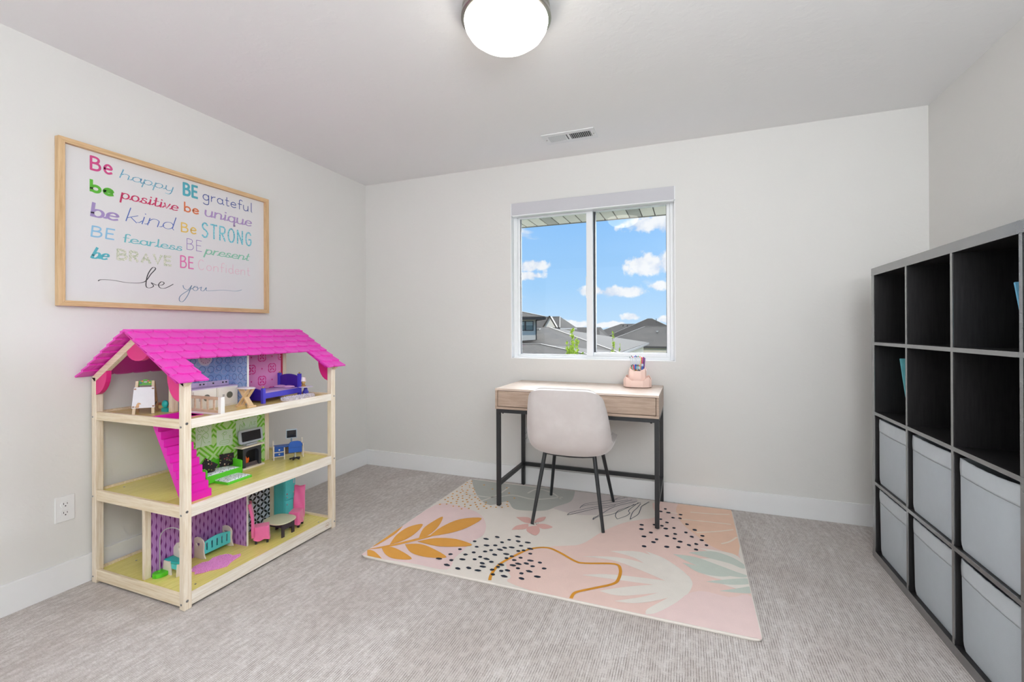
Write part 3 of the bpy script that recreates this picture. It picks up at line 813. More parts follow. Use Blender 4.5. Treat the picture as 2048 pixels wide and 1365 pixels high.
RUG_LEAF = [[(-0.01, 0.057), (0.054, 0.12), (0.119, 0.195), (0.221, 0.324), (0.234, 0.307), (0.133, 0.175), (0.065, 0.105)], [(-0.009, 0.089), (-0.026, 0.226), (-0.022, 0.356), (0.003, 0.387), (0.027, 0.287), (0.024, 0.178), (0.012, 0.105)], [(0.078, 0.149), (0.043, 0.265), (0.048, 0.379), (0.103, 0.443), (0.13, 0.34), (0.123, 0.228)], [(0.189, 0.258), (0.141, 0.387), (0.142, 0.501), (0.163, 0.581), (0.207, 0.451), (0.215, 0.333)], [(0.224, 0.308), (0.229, 0.447), (0.28, 0.585), (0.396, 0.647), (0.383, 0.517), (0.323, 0.401)], [(0.197, 0.235), (0.27, 0.307), (0.383, 0.336), (0.497, 0.304), (0.426, 0.255), (0.319, 0.225)], [(0.153, 0.182), (0.224, 0.214), (0.31, 0.197), (0.433, 0.137), (0.344, 0.102), (0.239, 0.113)], [(0.06, 0.103), (0.099, 0.13), (0.177, 0.111), (0.277, 0.059), (0.197, 0.029), (0.127, 0.048)], [(0.0, 0.061), (0.05, 0.056), (0.144, -0.004), (0.107, -0.018), (0.056, -0.004)]]
RUG_PALM = [[(1.585, 0.375), (1.598, 0.306), (1.572, 0.211), (1.53, 0.212), (1.503, 0.253), (1.508, 0.365), (1.535, 0.414)], [(1.073, 0.389), (1.241, 0.441), (1.392, 0.422), (1.536, 0.338), (1.529, 0.28), (1.37, 0.352), (1.226, 0.402)], [(1.201, 0.495), (1.352, 0.54), (1.496, 0.461), (1.572, 0.37), (1.527, 0.334), (1.403, 0.405), (1.318, 0.47)], [(1.371, 0.559), (1.465, 0.514), (1.553, 0.421), (1.585, 0.356), (1.536, 0.375), (1.437, 0.482)], [(1.112, 0.212), (1.219, 0.26), (1.376, 0.287), (1.528, 0.298), (1.529, 0.259), (1.38, 0.239), (1.225, 0.224)], [(1.212, 0.109), (1.306, 0.175), (1.433, 0.244), (1.537, 0.275), (1.504, 0.219), (1.372, 0.136), (1.289, 0.101)], [(1.287, 0.056), (1.39, 0.126), (1.471, 0.198), (1.546, 0.252), (1.531, 0.196), (1.442, 0.114), (1.362, 0.068)], [(1.421, 0.009), (1.422, 0.046), (1.49, 0.148), (1.547, 0.235), (1.581, 0.248), (1.54, 0.151), (1.463, 0.039)]]
RUG_FROND = [[(1.507, 0.575), (1.61, 0.582), (1.712, 0.538), (1.79, 0.498), (1.842, 0.475), (1.803, 0.449), (1.699, 0.452), (1.6, 0.504)], [(1.581, 0.619), (1.69, 0.676), (1.784, 0.645), (1.84, 0.574), (1.825, 0.54), (1.769, 0.572), (1.677, 0.594)], [(1.552, 0.499), (1.627, 0.49), (1.708, 0.46), (1.769, 0.454), (1.715, 0.424), (1.626, 0.429)], [(1.655, 0.355), (1.739, 0.405), (1.842, 0.453), (1.845, 0.408), (1.754, 0.365)], [(1.707, 0.295), (1.776, 0.339), (1.842, 0.381), (1.842, 0.329), (1.782, 0.307)]]
RUG_FRONDW = [[(1.619, 0.568), (1.725, 0.603), (1.806, 0.578), (1.844, 0.511), (1.827, 0.476), (1.773, 0.5), (1.703, 0.535)], [(1.571, 0.494), (1.681, 0.449), (1.786, 0.451), (1.842, 0.457), (1.843, 0.426), (1.748, 0.399), (1.653, 0.419)], [(1.669, 0.382), (1.755, 0.38), (1.842, 0.406), (1.842, 0.355), (1.777, 0.342)], [(1.631, 0.692), (1.73, 0.694), (1.806, 0.676), (1.831, 0.598), (1.773, 0.626), (1.699, 0.659)]]
RUG_VEIN = [[(1.593, 1.186), (1.713, 1.2), (1.837, 1.233)], [(1.546, 1.052), (1.684, 1.065), (1.838, 1.073)], [(1.624, 0.886), (1.734, 0.941), (1.837, 1.008)], [(1.746, 0.785), (1.789, 0.826), (1.832, 0.9)], [(1.435, 1.144), (1.521, 1.135)]]
RUG_SAGEV = [[(0.097, 0.999), (0.307, 0.992), (0.44, 1.083), (0.599, 1.059), (0.773, 1.165)], [(0.272, 0.897), (0.332, 1.043), (0.352, 1.23)], [(0.521, 1.156), (0.564, 1.262), (0.685, 1.217), (0.77, 1.123)]]
RUG_FLOWER = [[(0.589, 0.733), (0.666, 0.755), (0.71, 0.682), (0.659, 0.679)], [(0.718, 0.691), (0.721, 0.762), (0.76, 0.8), (0.76, 0.735)], [(0.628, 0.555), (0.636, 0.618), (0.691, 0.663), (0.7, 0.594)], [(0.733, 0.672), (0.783, 0.697), (0.841, 0.67), (0.791, 0.628)], [(0.698, 0.623), (0.751, 0.655), (0.786, 0.592), (0.779, 0.533), (0.718, 0.566)]]
RUG_CURVE = [(0.733, -0.005), (0.712, 0.065), (0.712, 0.166), (0.75, 0.268), (0.803, 0.37), (0.88, 0.415), (0.954, 0.39), (1.055, 0.327), (1.107, 0.326), (1.241, 0.369), (1.275, 0.326), (1.279, 0.241), (1.263, 0.189), (1.195, 0.128), (1.133, 0.076), (1.112, 0.046), (1.11, -0.011)]
RUG_DASH = [(0.404, 0.109), (0.437, 0.171), (0.458, 0.237), (0.47, 0.118), (0.473, 0.068), (0.538, 0.057), (0.518, 0.145), (0.511, 0.196), (0.529, 0.293), (0.491, 0.347), (0.538, 0.396), (0.586, 0.439), (0.571, 0.326), (0.615, 0.343), (0.636, 0.389), (0.661, 0.43), (0.692, 0.484), (0.713, 0.431), (0.767, 0.435), (0.592, 0.261), (0.541, 0.231), (0.616, 0.285), (0.657, 0.307), (0.672, 0.335), (0.705, 0.352), (0.746, 0.387), (0.577, 0.167), (0.592, 0.2), (0.631, 0.192), (0.652, 0.247), (0.705, 0.274), (0.741, 0.262), (0.753, 0.327), (0.776, 0.343), (0.803, 0.372), (0.628, 0.145), (0.644, 0.116), (0.665, 0.174), (0.723, 0.235), (0.715, 0.14), (0.721, 0.166), (0.585, 0.081), (0.637, 0.075), (0.699, 0.106), (0.719, 0.068), (0.744, 0.111), (0.775, 0.072), (0.77, 0.126), (0.777, 0.18), (0.766, 0.23), (0.788, 0.264), (0.82, 0.321), (0.798, 0.203), (0.833, 0.22), (0.843, 0.254), (0.871, 0.205), (0.811, 0.162), (0.842, 0.124), (0.871, 0.155), (0.857, 0.082), (0.921, 0.123), (0.93, 0.205), (0.894, 0.252)]
RUG_DOT = [(1.443, 1.183), (1.417, 1.131), (1.464, 1.127), (1.536, 1.12), (1.534, 1.06), (1.493, 1.054), (1.424, 1.006), (1.323, 0.884), (1.328, 0.823), (1.395, 0.911), (1.462, 0.969), (1.573, 0.983), (1.503, 0.903), (1.615, 0.916), (1.459, 0.878), (1.382, 0.795), (1.436, 0.911), (1.511, 0.823), (1.568, 0.864), (1.469, 0.78), (1.35, 0.73), (1.654, 0.85), (1.599, 0.818), (1.509, 0.761), (1.418, 0.718), (1.404, 0.677), (1.539, 0.733), (1.649, 0.792), (1.584, 0.707), (1.62, 0.733), (1.671, 0.737), (1.361, 0.61), (1.474, 0.646), (1.531, 0.662), (1.619, 0.666)]
RUG_TICK = [(0.051, 0.91), (0.136, 0.905), (0.333, 0.823), (0.249, 0.864), (0.377, 0.833), (0.199, 0.811), (0.255, 0.757), (0.15, 1.05), (0.045, 0.754), (0.028, 1.169), (0.14, 0.808), (-0.011, 0.975), (0.161, 0.966), (0.238, 0.933), (0.197, 0.857), (0.032, 0.96), (0.051, 1.063), (0.036, 1.013), (-0.006, 1.104), (0.412, 0.869), (0.072, 1.0), (0.109, 1.019), (0.143, 0.756), (0.272, 0.829), (0.084, 0.774), (0.462, 0.906), (0.128, 0.985), (-0.006, 0.882), (0.084, 1.122), (0.077, 0.875), (0.204, 0.906), (0.124, 0.839), (0.243, 0.808), (0.069, 0.819), (0.45, 0.849), (0.262, 0.908), (0.329, 0.857), (0.012, 0.791), (0.208, 0.954), (0.178, 1.011), (0.319, 0.768), (0.18, 0.765), (0.447, 0.953), (-0.004, 0.92), (0.174, 0.891), (0.116, 0.944), (0.069, 1.152), (-0.001, 0.826), (0.035, 0.842), (0.018, 1.215), (0.096, 1.062), (0.361, 0.8), (0.215, 0.733), (0.419, 0.907), (0.023, 1.121), (0.294, 0.8), (0.073, 0.943), (0.004, 1.044), (0.14, 1.085), (0.317, 0.893), (0.059, 1.203), (0.072, 1.037), (-0.004, 1.19), (0.039, 1.253), (0.218, 0.775), (0.103, 0.908), (0.163, 0.854), (0.114, 0.874), (0.117, 1.114), (0.037, 0.88), (0.175, 0.93), (0.413, 0.836), (-0.008, 1.138), (0.48, 0.877), (0.101, 0.803), (0.293, 0.856), (0.272, 1.224), (0.345, 1.204), (0.255, 1.147), (0.398, 1.111), (0.162, 1.207), (0.467, 1.031)]
RUG_LINE = [[(0.926, 1.009), (0.933, 1.065), (0.962, 1.114), (1.074, 1.2), (1.178, 1.294)], [(0.933, 1.041), (0.968, 1.085), (1.089, 1.164), (1.201, 1.262)], [(0.877, 0.876), (0.889, 0.92), (0.964, 1.011), (1.028, 1.074), (1.129, 1.152), (1.225, 1.271)], [(0.877, 0.876), (0.918, 0.916), (1.009, 1.021), (1.092, 1.085), (1.135, 1.143)], [(1.04, 0.859), (1.039, 0.891), (1.062, 0.935), (1.135, 1.114), (1.26, 1.256)], [(1.04, 0.859), (1.058, 0.908), (1.129, 0.972), (1.195, 1.084), (1.247, 1.196)], [(1.177, 0.919), (1.159, 0.966), (1.163, 1.047), (1.201, 1.112), (1.285, 1.244)], [(1.177, 0.919), (1.221, 0.983), (1.237, 1.037), (1.227, 1.083), (1.271, 1.239)], [(1.25, 0.941), (1.253, 1.055), (1.272, 1.139), (1.287, 1.224)], [(1.25, 0.941), (1.287, 1.031), (1.294, 1.121), (1.298, 1.181), (1.336, 1.277)], [(1.116, 1.245), (1.148, 1.3), (1.193, 1.295)]]

# ================================================================== RUG
RT = .012
RUGB = mat('rug_cream', (226, 219, 211), 0.95, var=0.035, vs=14, bmp=0.5, bs=260, spec=.1, sheen=.3)
rug = thing('area_rug', 'rectangular pastel pink rug with leaf and dot print under the desk and chair', 'rug', (1.97, -.71, 0))
rx0, rx1, ry0, ry1 = 1.05, 2.892, -1.365, -.050
def rsk(x, y): return y-.026*(1-(x-rx0)/(rx1-rx0))*max(0, (y-ry0)/(ry1-ry0))   # the far edge runs slightly askew
def rpoly(x0, x1, y0, y1, r, k=6):
    out = []
    for cx, cy, a in ((x1-r, y1-r, 0), (x0+r, y1-r, 90), (x0+r, y0+r, 180), (x1-r, y0+r, 270)):
        for i in range(k+1): out.append((cx+r*math.cos(R(a+90*i/k)), cy+r*math.sin(R(a+90*i/k))))
    return out
def rsp(P): return [(x, rsk(x, y)) for x, y in P]
part('rug_pile', M().prism(rsp(rpoly(rx0, rx1, ry0, ry1, .035)), 'z', .002, RT), RUGB, rug, bevel=.004, smooth=True, seg=3)
part('rug_backing', M().prism(rsp(rpoly(rx0+.004, rx1-.004, ry0+.004, ry1-.004, .035)), 'z', .0, .004), mat('rug_backing_white', (226, 222, 216), 0.9), rug)
def clip(poly, x0, x1, y0, y1):
    def half(P, f, ins):
        out = []
        for i in range(len(P)):
            a, c = P[i], P[(i+1) % len(P)]
            fa, fc = f(a), f(c)
            if fa >= 0: out.append(a)
            if (fa >= 0) != (fc >= 0):
                t = fa/(fa-fc); out.append((a[0]+(c[0]-a[0])*t, a[1]+(c[1]-a[1])*t))
        return out
    for f in (lambda p: p[0]-x0, lambda p: x1-p[0], lambda p: p[1]-y0, lambda p: y1-p[1]):
        poly = half(poly, f, 0)
        if len(poly) < 3: return []
    return poly
IN = .006
_lay = [0]
def rp2(nm, polys, col, curved=True):
    mb_name = 'rug_c%d_%d_%d' % col
    _lay[0] += 1
    mb = M()
    for pl in polys:
        P = smooth(list(pl)+[pl[0]], 4)[:-1] if curved else pl
        P = clip(P, IN, rx1-rx0-IN, IN, ry1-ry0-IN)
        if len(P) < 3: continue
        zz = RT+.00012*_lay[0]+.00010*polys.index(pl)/max(1, len(polys))
        mb.add([(rx0+p[0], rsk(rx0+p[0], ry0+p[1]), zz) for p in P], [tuple(range(len(P)))])
    part(nm, mb, mat(mb_name, col, 0.95, var=0.05, vs=16, bmp=0.5, bs=260, spec=.1, sheen=.3), rug)
def rlines(nm, lines, col, wd, k=5):
    _lay[0] += 1; mb = M()
    for L in lines:
        pts = [p for p in smooth(L, k) if IN < p[0] < rx1-rx0-IN and IN < p[1] < ry1-ry0-IN]
        if len(pts) < 2: continue
        V = []; n_ = len(pts)
        for i in range(n_):
            d = Vector(pts[min(i+1, n_-1)])-Vector(pts[max(i-1, 0)])
            if d.length < 1e-9: d = Vector((1, 0))
            d.normalize(); nn = Vector((-d.y, d.x))*wd/2; p = Vector(pts[i])
            V += [(rx0+p.x+nn.x, rsk(rx0+p.x, ry0+p.y+nn.y), RT+.00012*_lay[0]), (rx0+p.x-nn.x, rsk(rx0+p.x, ry0+p.y-nn.y), RT+.00012*_lay[0])]
        mb.add(V, [(2*i, 2*i+1, 2*i+3, 2*i+2) for i in range(n_-1)])
    part(nm, mb, mat('rug_c%d_%d_%d' % col, col, 0.95, var=0.05, vs=16, bmp=0.5, bs=260, spec=.1), rug)
rp2('printed_shape', [RUG_POLY['pink_left']], (230, 205, 204))
rp2('printed_shape', [RUG_POLY['sage']], (176, 178, 172))
rp2('printed_shape', [RUG_POLY['mauve']], (210, 200, 197))
rp2('printed_shape', [RUG_POLY['salmon']], (231, 202, 193))
rp2('printed_shape', [RUG_POLY['peach']], (232, 194, 170))
rp2('printed_shape', [RUG_POLY['lilac']], (232, 207, 204))
rlines('printed_vein', RUG_VEIN, (236, 222, 208), .011)
rlines('printed_vein', RUG_SAGEV, (214, 212, 205), .014)
rp2('printed_palm', RUG_FRONDW, (229, 223, 215))
rp2('printed_frond', RUG_FROND, (196, 204, 194))
rp2('printed_palm', RUG_PALM, (229, 223, 215))
rp2('printed_leaf', RUG_LEAF, (222, 158, 62))
rp2('printed_flower', RUG_FLOWER, (221, 174, 166))
rlines('printed_curve', [RUG_CURVE], (214, 150, 58), .015)
rlines('printed_outline', RUG_LINE, (84, 92, 104), .0045)
rnd = random.Random(5)
def spots(nm, cs, rx_, ry_, col, jit=.25):
    """each printed spot is a part of its own; alike spots share a mesh"""
    _lay[0] += 1; ms = []
    mm = mat('rug_c%d_%d_%d' % col, col, 0.95, var=0.05, vs=16, bmp=0.5, bs=260, spec=.1)
    for v_ in range(6):
        a0 = rnd.uniform(-.35, .35); k1 = rnd.uniform(1-jit, 1+jit); P = []
        for i in range(10):
            t = 2*PI*i/10; x = rx_*k1*math.cos(t)*rnd.uniform(.88, 1.1); y = ry_*math.sin(t)*rnd.uniform(.85, 1.1)
            P.append((x*math.cos(a0)-y*math.sin(a0), x*math.sin(a0)+y*math.cos(a0), 0))
        me = bpy.data.meshes.new(nm); me.from_pydata(P, [], [tuple(range(10))]); me.update(); me.materials.append(mm); ms.append(me)
    for i, c in enumerate(cs):
        if not (IN+.008 < c[0] < rx1-rx0-IN-.008 and IN+.008 < c[1] < ry1-ry0-IN-.008): continue
        o = bpy.data.objects.new(nm, ms[i % 6]); COL.objects.link(o); o.parent = rug
        o.location = Vector((rx0+c[0], rsk(rx0+c[0], ry0+c[1]), RT+.00012*_lay[0]))-Vector(rug.location)
spots('printed_dash', RUG_DASH, .0150, .0095, (52, 58, 70))
spots('printed_dot', RUG_DOT, .0115, .0120, (48, 54, 66))
spots('printed_tick', RUG_TICK, .0068, .0085, (224, 160, 72))
spots('printed_dot', [(RUG_FLOWER[0][2][0]+q[0], RUG_FLOWER[0][2][1]+q[1]) for q in ((.01, .0), (.02, .012), (.03, -.004), (.016, -.016), (.034, .012))], .0035, .0035, (70, 70, 78))

# ================================================================== DESK
DW = wood('desk_wood', (158, 136, 119), (184, 162, 145), (.9, 12, 12), 7, 0.42, 0.45)
DWT = wood('desk_top_wood', (192, 172, 157), (214, 196, 182), (.9, 10, 10), 7, 0.26, 0.6)
DIN = mat('drawer_gap', (60, 50, 44), 0.9)
dk = thing('writing_desk', 'small gray-brown wooden desk with thin drawers on black metal frame under the window', 'desk', (1.966, -.265, 0))
DX0, DX1, DY0, DY1 = 1.455, 2.477, -.532, -.017
part('desk_top', M().box(DX0, DX1, DY0, DY1, .774, .787), DWT, dk, bevel=.0012)
part('side_panel', M().box(DX0, DX0+.015, DY0+.001, DY1, .668, .774), DW, dk, bevel=.0008)
part('side_panel', M().box(DX1-.015, DX1, DY0+.001, DY1, .668, .774), DW, dk, bevel=.0008)
part('back_panel', M().box(DX0+.015, DX1-.015, DY1-.014, DY1, .668, .774), DW, dk)
part('bottom_board', M().box(DX0, DX1, DY0+.001, DY1, .653, .668), DW, dk, bevel=.0008)
part('drawer_divider', M().box(1.962, 1.970, DY0+.02, DY1-.02, .668, .774), DIN, dk)
for x0, x1 in ((DX0+.018, 1.9645), (1.9675, DX1-.018)):
    d_ = part('drawer', M().box(x0, x1, DY0+.003, DY0+.019, .671, .7715), DW, dk, bevel=.0012)
    part('drawer_box', M().box(x0+.012, x1-.012, DY0+.019, DY0+.33, .678, .76), DIN, d_)
LG = .025
for i, (x, y) in enumerate(((DX0+.002, DY0+.012), (DX1-LG-.002, DY0+.012), (DX0+.002, DY1-LG), (DX1-LG-.002, DY1-LG))):
    zb = RT+.002 if i < 2 else .0
    part('leg', M().box(x, x+LG, y, y+LG, zb+.004, .652).cyl((x+LG/2, y+LG/2, zb), (x+LG/2, y+LG/2, zb+.005), .009, n=10), BLACKM, dk, bevel=.0012)
ax0, ax1 = DX0+.002+LG, DX1-.002-LG
part('frame_rail', M().box(ax0, ax1, DY0+.012, DY0+.012+LG, .627, .652), BLACKM, dk, bevel=.001)
part('frame_rail', M().box(ax0, ax1, DY1-LG, DY1, .627, .652), BLACKM, dk, bevel=.001)
for x in (DX0+.002, DX1-LG-.002):
    part('frame_rail', M().box(x, x+LG, DY0+.012+LG, DY1-LG, .627, .652), BLACKM, dk, bevel=.001)
    part('foot_rail', M().box(x, x+LG, DY0+.012+LG, DY1-LG, .147, .172), BLACKM, dk, bevel=.001)
part('foot_rail', M().box(ax0, ax1, DY1-LG, DY1, .147, .172), BLACKM, dk, bevel=.001)
for x in (DX0+.045, DX1-.045): part('bolt', M().cyl((x, DY0+.024, .627), (x, DY0+.024, .621), .006, n=8), BLACKM, dk)

# ================================================================== CHAIR
VELVET, n, b = new_mat('gray_pink_velvet'); co = objco(n)
f1 = X(n, noise(n, co, 7, 4, 0.6)).sstep(.35, .7)
n.links.new(mixc(n, f1, srgb(206, 199, 197), srgb(213, 207, 205)), b.inputs['Base Color'])
b.inputs['Roughness'].default_value = .85; b.inputs['Sheen Weight'].default_value = .8; b.inputs['Sheen Roughness'].default_value = .35
bump(n, b, noise(n, co, 500, 2), .2, .001)
ch = thing('desk_chair', 'gray-pink velvet shell chair on splayed black legs pushed up to the desk', 'chair', (1.958, -.440, RT), R(2.3))
# profile: (y, z, half width, cup depth, direction of the cup)
PRF = [(.252, .428, .205, .00), (.245, .446, .212, .02), (.21, .456, .218, .035), (.14, .452, .223, .048), (.06, .444, .226, .055), (-.04, .436, .226, .06), (-.12, .434, .225, .066),
       (-.18, .450, .223, .070), (-.218, .490, .221, .070), (-.242, .55, .219, .066), (-.258, .61, .214, .060), (-.270, .67, .207, .052), (-.281, .72, .198, .044), (-.291, .770, .187, .034), (-.297, .806, .178, .026), (-.301, .830, .172, .020)]
def shell(u, v):
    s_ = (u-.5)*2
    r_ = max(0.0, (abs(s_)-.42)/.58)                 # rounded corners at both ends
    k_ = 1-math.sqrt(max(0.0, 1-r_*r_*.985))
    v = .085*k_*.9 + v*(1-.085*k_*.9-.150*k_)
    t = v*(len(PRF)-1); i = min(int(t), len(PRF)-2); f = t-i
    a = [PRF[i][k]*(1-f)+PRF[i+1][k]*f for k in range(4)]
    j0, j1 = max(i-1, 0), min(i+2, len(PRF)-1)
    dy, dz = PRF[j1][0]-PRF[j0][0], PRF[j1][1]-PRF[j0][1]; L = math.hypot(dy, dz)
    ny, nz_ = dz/L, -dy/L                     # towards the sitter
    k = a[3]*abs(s_)**2.6
    return (a[2]*math.sin(s_*PI/2*.98)/math.sin(PI/2*.98)*1.0, a[0]+ny*k, a[1]-.012+nz_*k)
sh = part('seat_shell', M().grid(shell, 25, 35), VELVET, ch, local=True, smooth=True)
q = sh.modifiers.new('thick', 'SOLIDIFY'); q.thickness = .034; q.offset = 1.0; q.use_rim = True
q = sh.modifiers.new('bev', 'BEVEL'); q.width = .013; q.segments = 3; q.limit_method = 'ANGLE'; q.angle_limit = R(50)
q = sh.modifiers.new('sub', 'SUBSURF'); q.levels = 1; q.render_levels = 1
part('seam_piping', M().tube([shell(u_, v_) for u_, v_ in [(0, j/30) for j in range(2, 31)]+[(i/12, 1) for i in range(13)]+[(1, 1-j/30) for j in range(0, 29)]], .0035, 6), VELVET, ch, local=True, smooth=True)
LEGT = {(-1, -1): (-.150, -.150), (1, -1): (.150, -.150), (-1, 1): (-.150, .130), (1, 1): (.150, .130)}
FOOT = {(-1, -1): (-.205, -.252), (1, -1): (.212, -.240), (-1, 1): (-.212, .246), (1, 1): (.214, .258)}
for k in LEGT:
    a, f_ = LEGT[k], FOOT[k]
    part('leg', M().tube([(a[0], a[1], .408), (a[0]*.7+f_[0]*.3, a[1]*.7+f_[1]*.3, .408*.7), (f_[0], f_[1], .002)], [.0125, .0118, .0095], 14), BLACKM, ch, local=True, smooth=True)
for sy in (-1, 1):
    y = LEGT[(1, sy)][1]
    part('seat_rail', M().tube([(-.150, y, .408), (-.08, y, .400), (0, y, .397), (.08, y, .400), (.150, y, .408)], .0105, 10), BLACKM, ch, local=True, smooth=True)
part('seat_rail', M().bar((-.08, -.150, .402), (-.08, .130, .402), .02, .012).bar((.08, -.150, .402), (.08, .130, .402), .02, .012), BLACKM, ch, local=True)
part('seat_pad', M().box(-.10, .10, -.12, .12, .402, .418), BLACKM, ch, local=True)

# ================================================================== PEN HOLDER AND PENS
PHM = mat('blush_plastic', (246, 216, 204), 0.5, var=0.01)
PHX, PHY, PHZ = 2.318, -.128, .787
ph = thing('pen_organizer', 'blush pink faceted two-tier pen organizer standing on right end of the desk', 'pen holder', (PHX, PHY, PHZ), R(4))
def tier(r_flat, half, r_peak, z0, zlow, zhigh, thick, z_in):
    """four flat facets with a low rim, four peaks between them"""
    def ring(off):
        out = []
        for k in range(4):
            a = R(-90+90*k)
            for s_ in (-1, 1):
                out.append(((r_flat-off)*math.cos(a)-s_*(half-off*.6)*math.sin(a), (r_flat-off)*math.sin(a)+s_*(half-off*.6)*math.cos(a), 0))
            a2 = R(-45+90*k); out.append(((r_peak-off)*math.cos(a2), (r_peak-off)*math.sin(a2), 1))
        return out
    o_, i_ = ring(0), ring(thick); n_ = len(o_); mb = M(); vs = []
    for P, top in ((o_, 0), (o_, 1), (i_, 1), (i_, 0)):
        for p in P: vs.append((p[0], p[1], (zlow+(zhigh-zlow)*p[2]) if top else (z0 if P is o_ else z_in)))
    fs = []
    for i in range(n_):
        j = (i+1) % n_
        fs += [(i, j, n_+j, n_+i), (n_+i, n_+j, 2*n_+j, 2*n_+i), (2*n_+i, 2*n_+j, 3*n_+j, 3*n_+i)]
    fs += [tuple(range(n_-1, -1, -1)), tuple(range(3*n_, 4*n_))]
    return mb.add(vs, fs)
part('lower_tier', tier(.090, .037, .103, .004, .048, .072, .0025, .008), PHM, ph, local=True)
part('upper_tier', tier(.057, .0245, .070, .030, .108, .128, .0025, .036), PHM, ph, local=True)
_b = M()
for k in range(4):
    a = R(-45+90*k); _b.bar((.05*math.cos(a), .05*math.sin(a), .036), (.091*math.cos(a), .091*math.sin(a), .036), .002, .054)
part('divider', _b, PHM, ph, local=True)
_b = M()
for k in range(2):
    a = R(-45+90*k); _b.bar((-.058*math.cos(a), -.058*math.sin(a), .075), (.058*math.cos(a), .058*math.sin(a), .075), .002, .078)
part('divider', _b, PHM, ph, local=True)
part('turntable_base', M().lathe([(.074, 0), (.076, .001), (.076, .004), (.074, .005)], (0, 0, 0), 32), mat('organizer_base_brown', (150, 104, 88), .6), ph, local=True)  # base disc in a plain dark brown
def pcol(c, nm='pen'): return mat('%s_%d_%d_%d' % ((nm,)+c), c, 0.35, var=0.02)
def pen(kind, label, x, y, z0, z1, tx, ty, c1, c2, r=.0038, grp=None):
    """a pen leaning from (x, y) to (x+tx, y+ty); c2 = cap or tip"""
    p0 = Vector((PHX+x, PHY+y, PHZ+z0)); p1 = Vector((PHX+x+tx, PHY+y+ty, PHZ+z1))
    t = thing(kind, label, 'pen' if kind != 'pencil' and kind != 'crayon' else kind, tuple(p0), 0, grp)
    d = p1-p0; L = d.length
    q = p0+d*.62 if kind == 'gel_pen' else p0+d*.86
    part('barrel', M().cyl(p0, q, r, r, 10), pcol(c1), t, smooth=True)
    if kind == 'gel_pen':
        part('cap', M().cyl(q, p1-d*.05, r*.62, r*.5, 10), mat('clear_cap', (206, 214, 220), .2, var=.02), t, smooth=True)
        part('pen_tip', M().cyl(p1-d*.05, p1, r*.95, r*.8, 8), pcol(c2), t, smooth=True)
        part('grip', M().cyl(q-d*.04, q+d*.03, r*1.1, r*.9, 10), pcol(c2), t, smooth=True)
    elif kind == 'crayon' or kind == 'pencil':
        part('pencil_tip', M().cyl(q, p1, r, r*.25, 10), pcol(c2), t, smooth=True)
    else:
        part('cap', M().cyl(q, p1, r*1.1, r*1.0, 10), pcol(c2), t, smooth=True)
gp = [('green', (120, 176, 140), (60, 90, 80), -.034, -.030, .200), ('crimson', (216, 40, 84), (210, 60, 100), -.018, -.024, .200), ('white', (226, 224, 224), (90, 80, 90), -.026, -.010, .206),
      ('sky blue', (40, 150, 222), (50, 90, 200), -.008, -.020, .204), ('royal blue', (74, 88, 204), (50, 60, 180), .000, -.014, .206), ('pale gray', (200, 204, 208), (110, 110, 110), .006, -.026, .204),
      ('turquoise', (120, 214, 214), (30, 130, 90), .014, -.012, .205), ('orange-tipped white', (236, 232, 228), (230, 90, 60), .024, -.022, .203), ('violet', (120, 100, 200), (110, 80, 190), -.002, -.004, .208)]
for nm, c1, c2, tx, ty_, z1 in gp:
    pen('gel_pen', nm+' gel pen in the upright bunch of the organizer', tx*.45-.006, .010+ty_*.5, .040, z1, tx*.65-.004, ty_*.4, c1, c2, .0036, 'gel pens in the organizer')
for nm, c1, x, z1 in (('ochre', (206, 150, 40), .030, .196), ('magenta', (226, 60, 150), .037, .195), ('dark gray', (88, 86, 88), .044, .197), ('purple', (120, 60, 140), .051, .192), ('plum', (100, 40, 90), .0335, .190)):
    pen('marker', nm+' felt marker at the right side of the organizer', x*.62, .022, .040, z1, x*.38-.006, .002, c1, tuple(min(255, int(k*1.08)) for k in c1), .0046, 'felt markers in the organizer')
pen('marker', 'blue and white capped glue pen in front of the felt markers', .026, .000, .040, .152, .006, -.002, (70, 110, 190), (206, 222, 244), .007)
for i, (nm, c1) in enumerate((('lime', (170, 216, 80)), ('black', (40, 40, 44)), ('orange', (244, 140, 50)), ('green', (100, 170, 70)), ('brick red', (200, 80, 70)), ('gray', (120, 130, 136)), ('slate', (90, 100, 110)), ('navy', (44, 56, 104)))):
    pen('crayon', nm+' crayon tip in the front pocket of the organizer', -.017+i*.005, -.030+.005*(i % 2), .040, .113+.006*((i*3) % 4)*.5, .0005, 0, c1, tuple(int(k*.8) for k in c1), .0030, 'crayons in the organizer')
for i, (nm, c1) in enumerate((('red-orange', (226, 92, 66)), ('light blue', (130, 170, 220)), ('coral', (236, 130, 110)))):
    pen('crayon', nm+' crayon tip at the left rear of the organizer', -.040+i*.007, .010+.004*i, .040, .132, -.004, 0, c1, c1, .0032, 'crayons in the organizer')

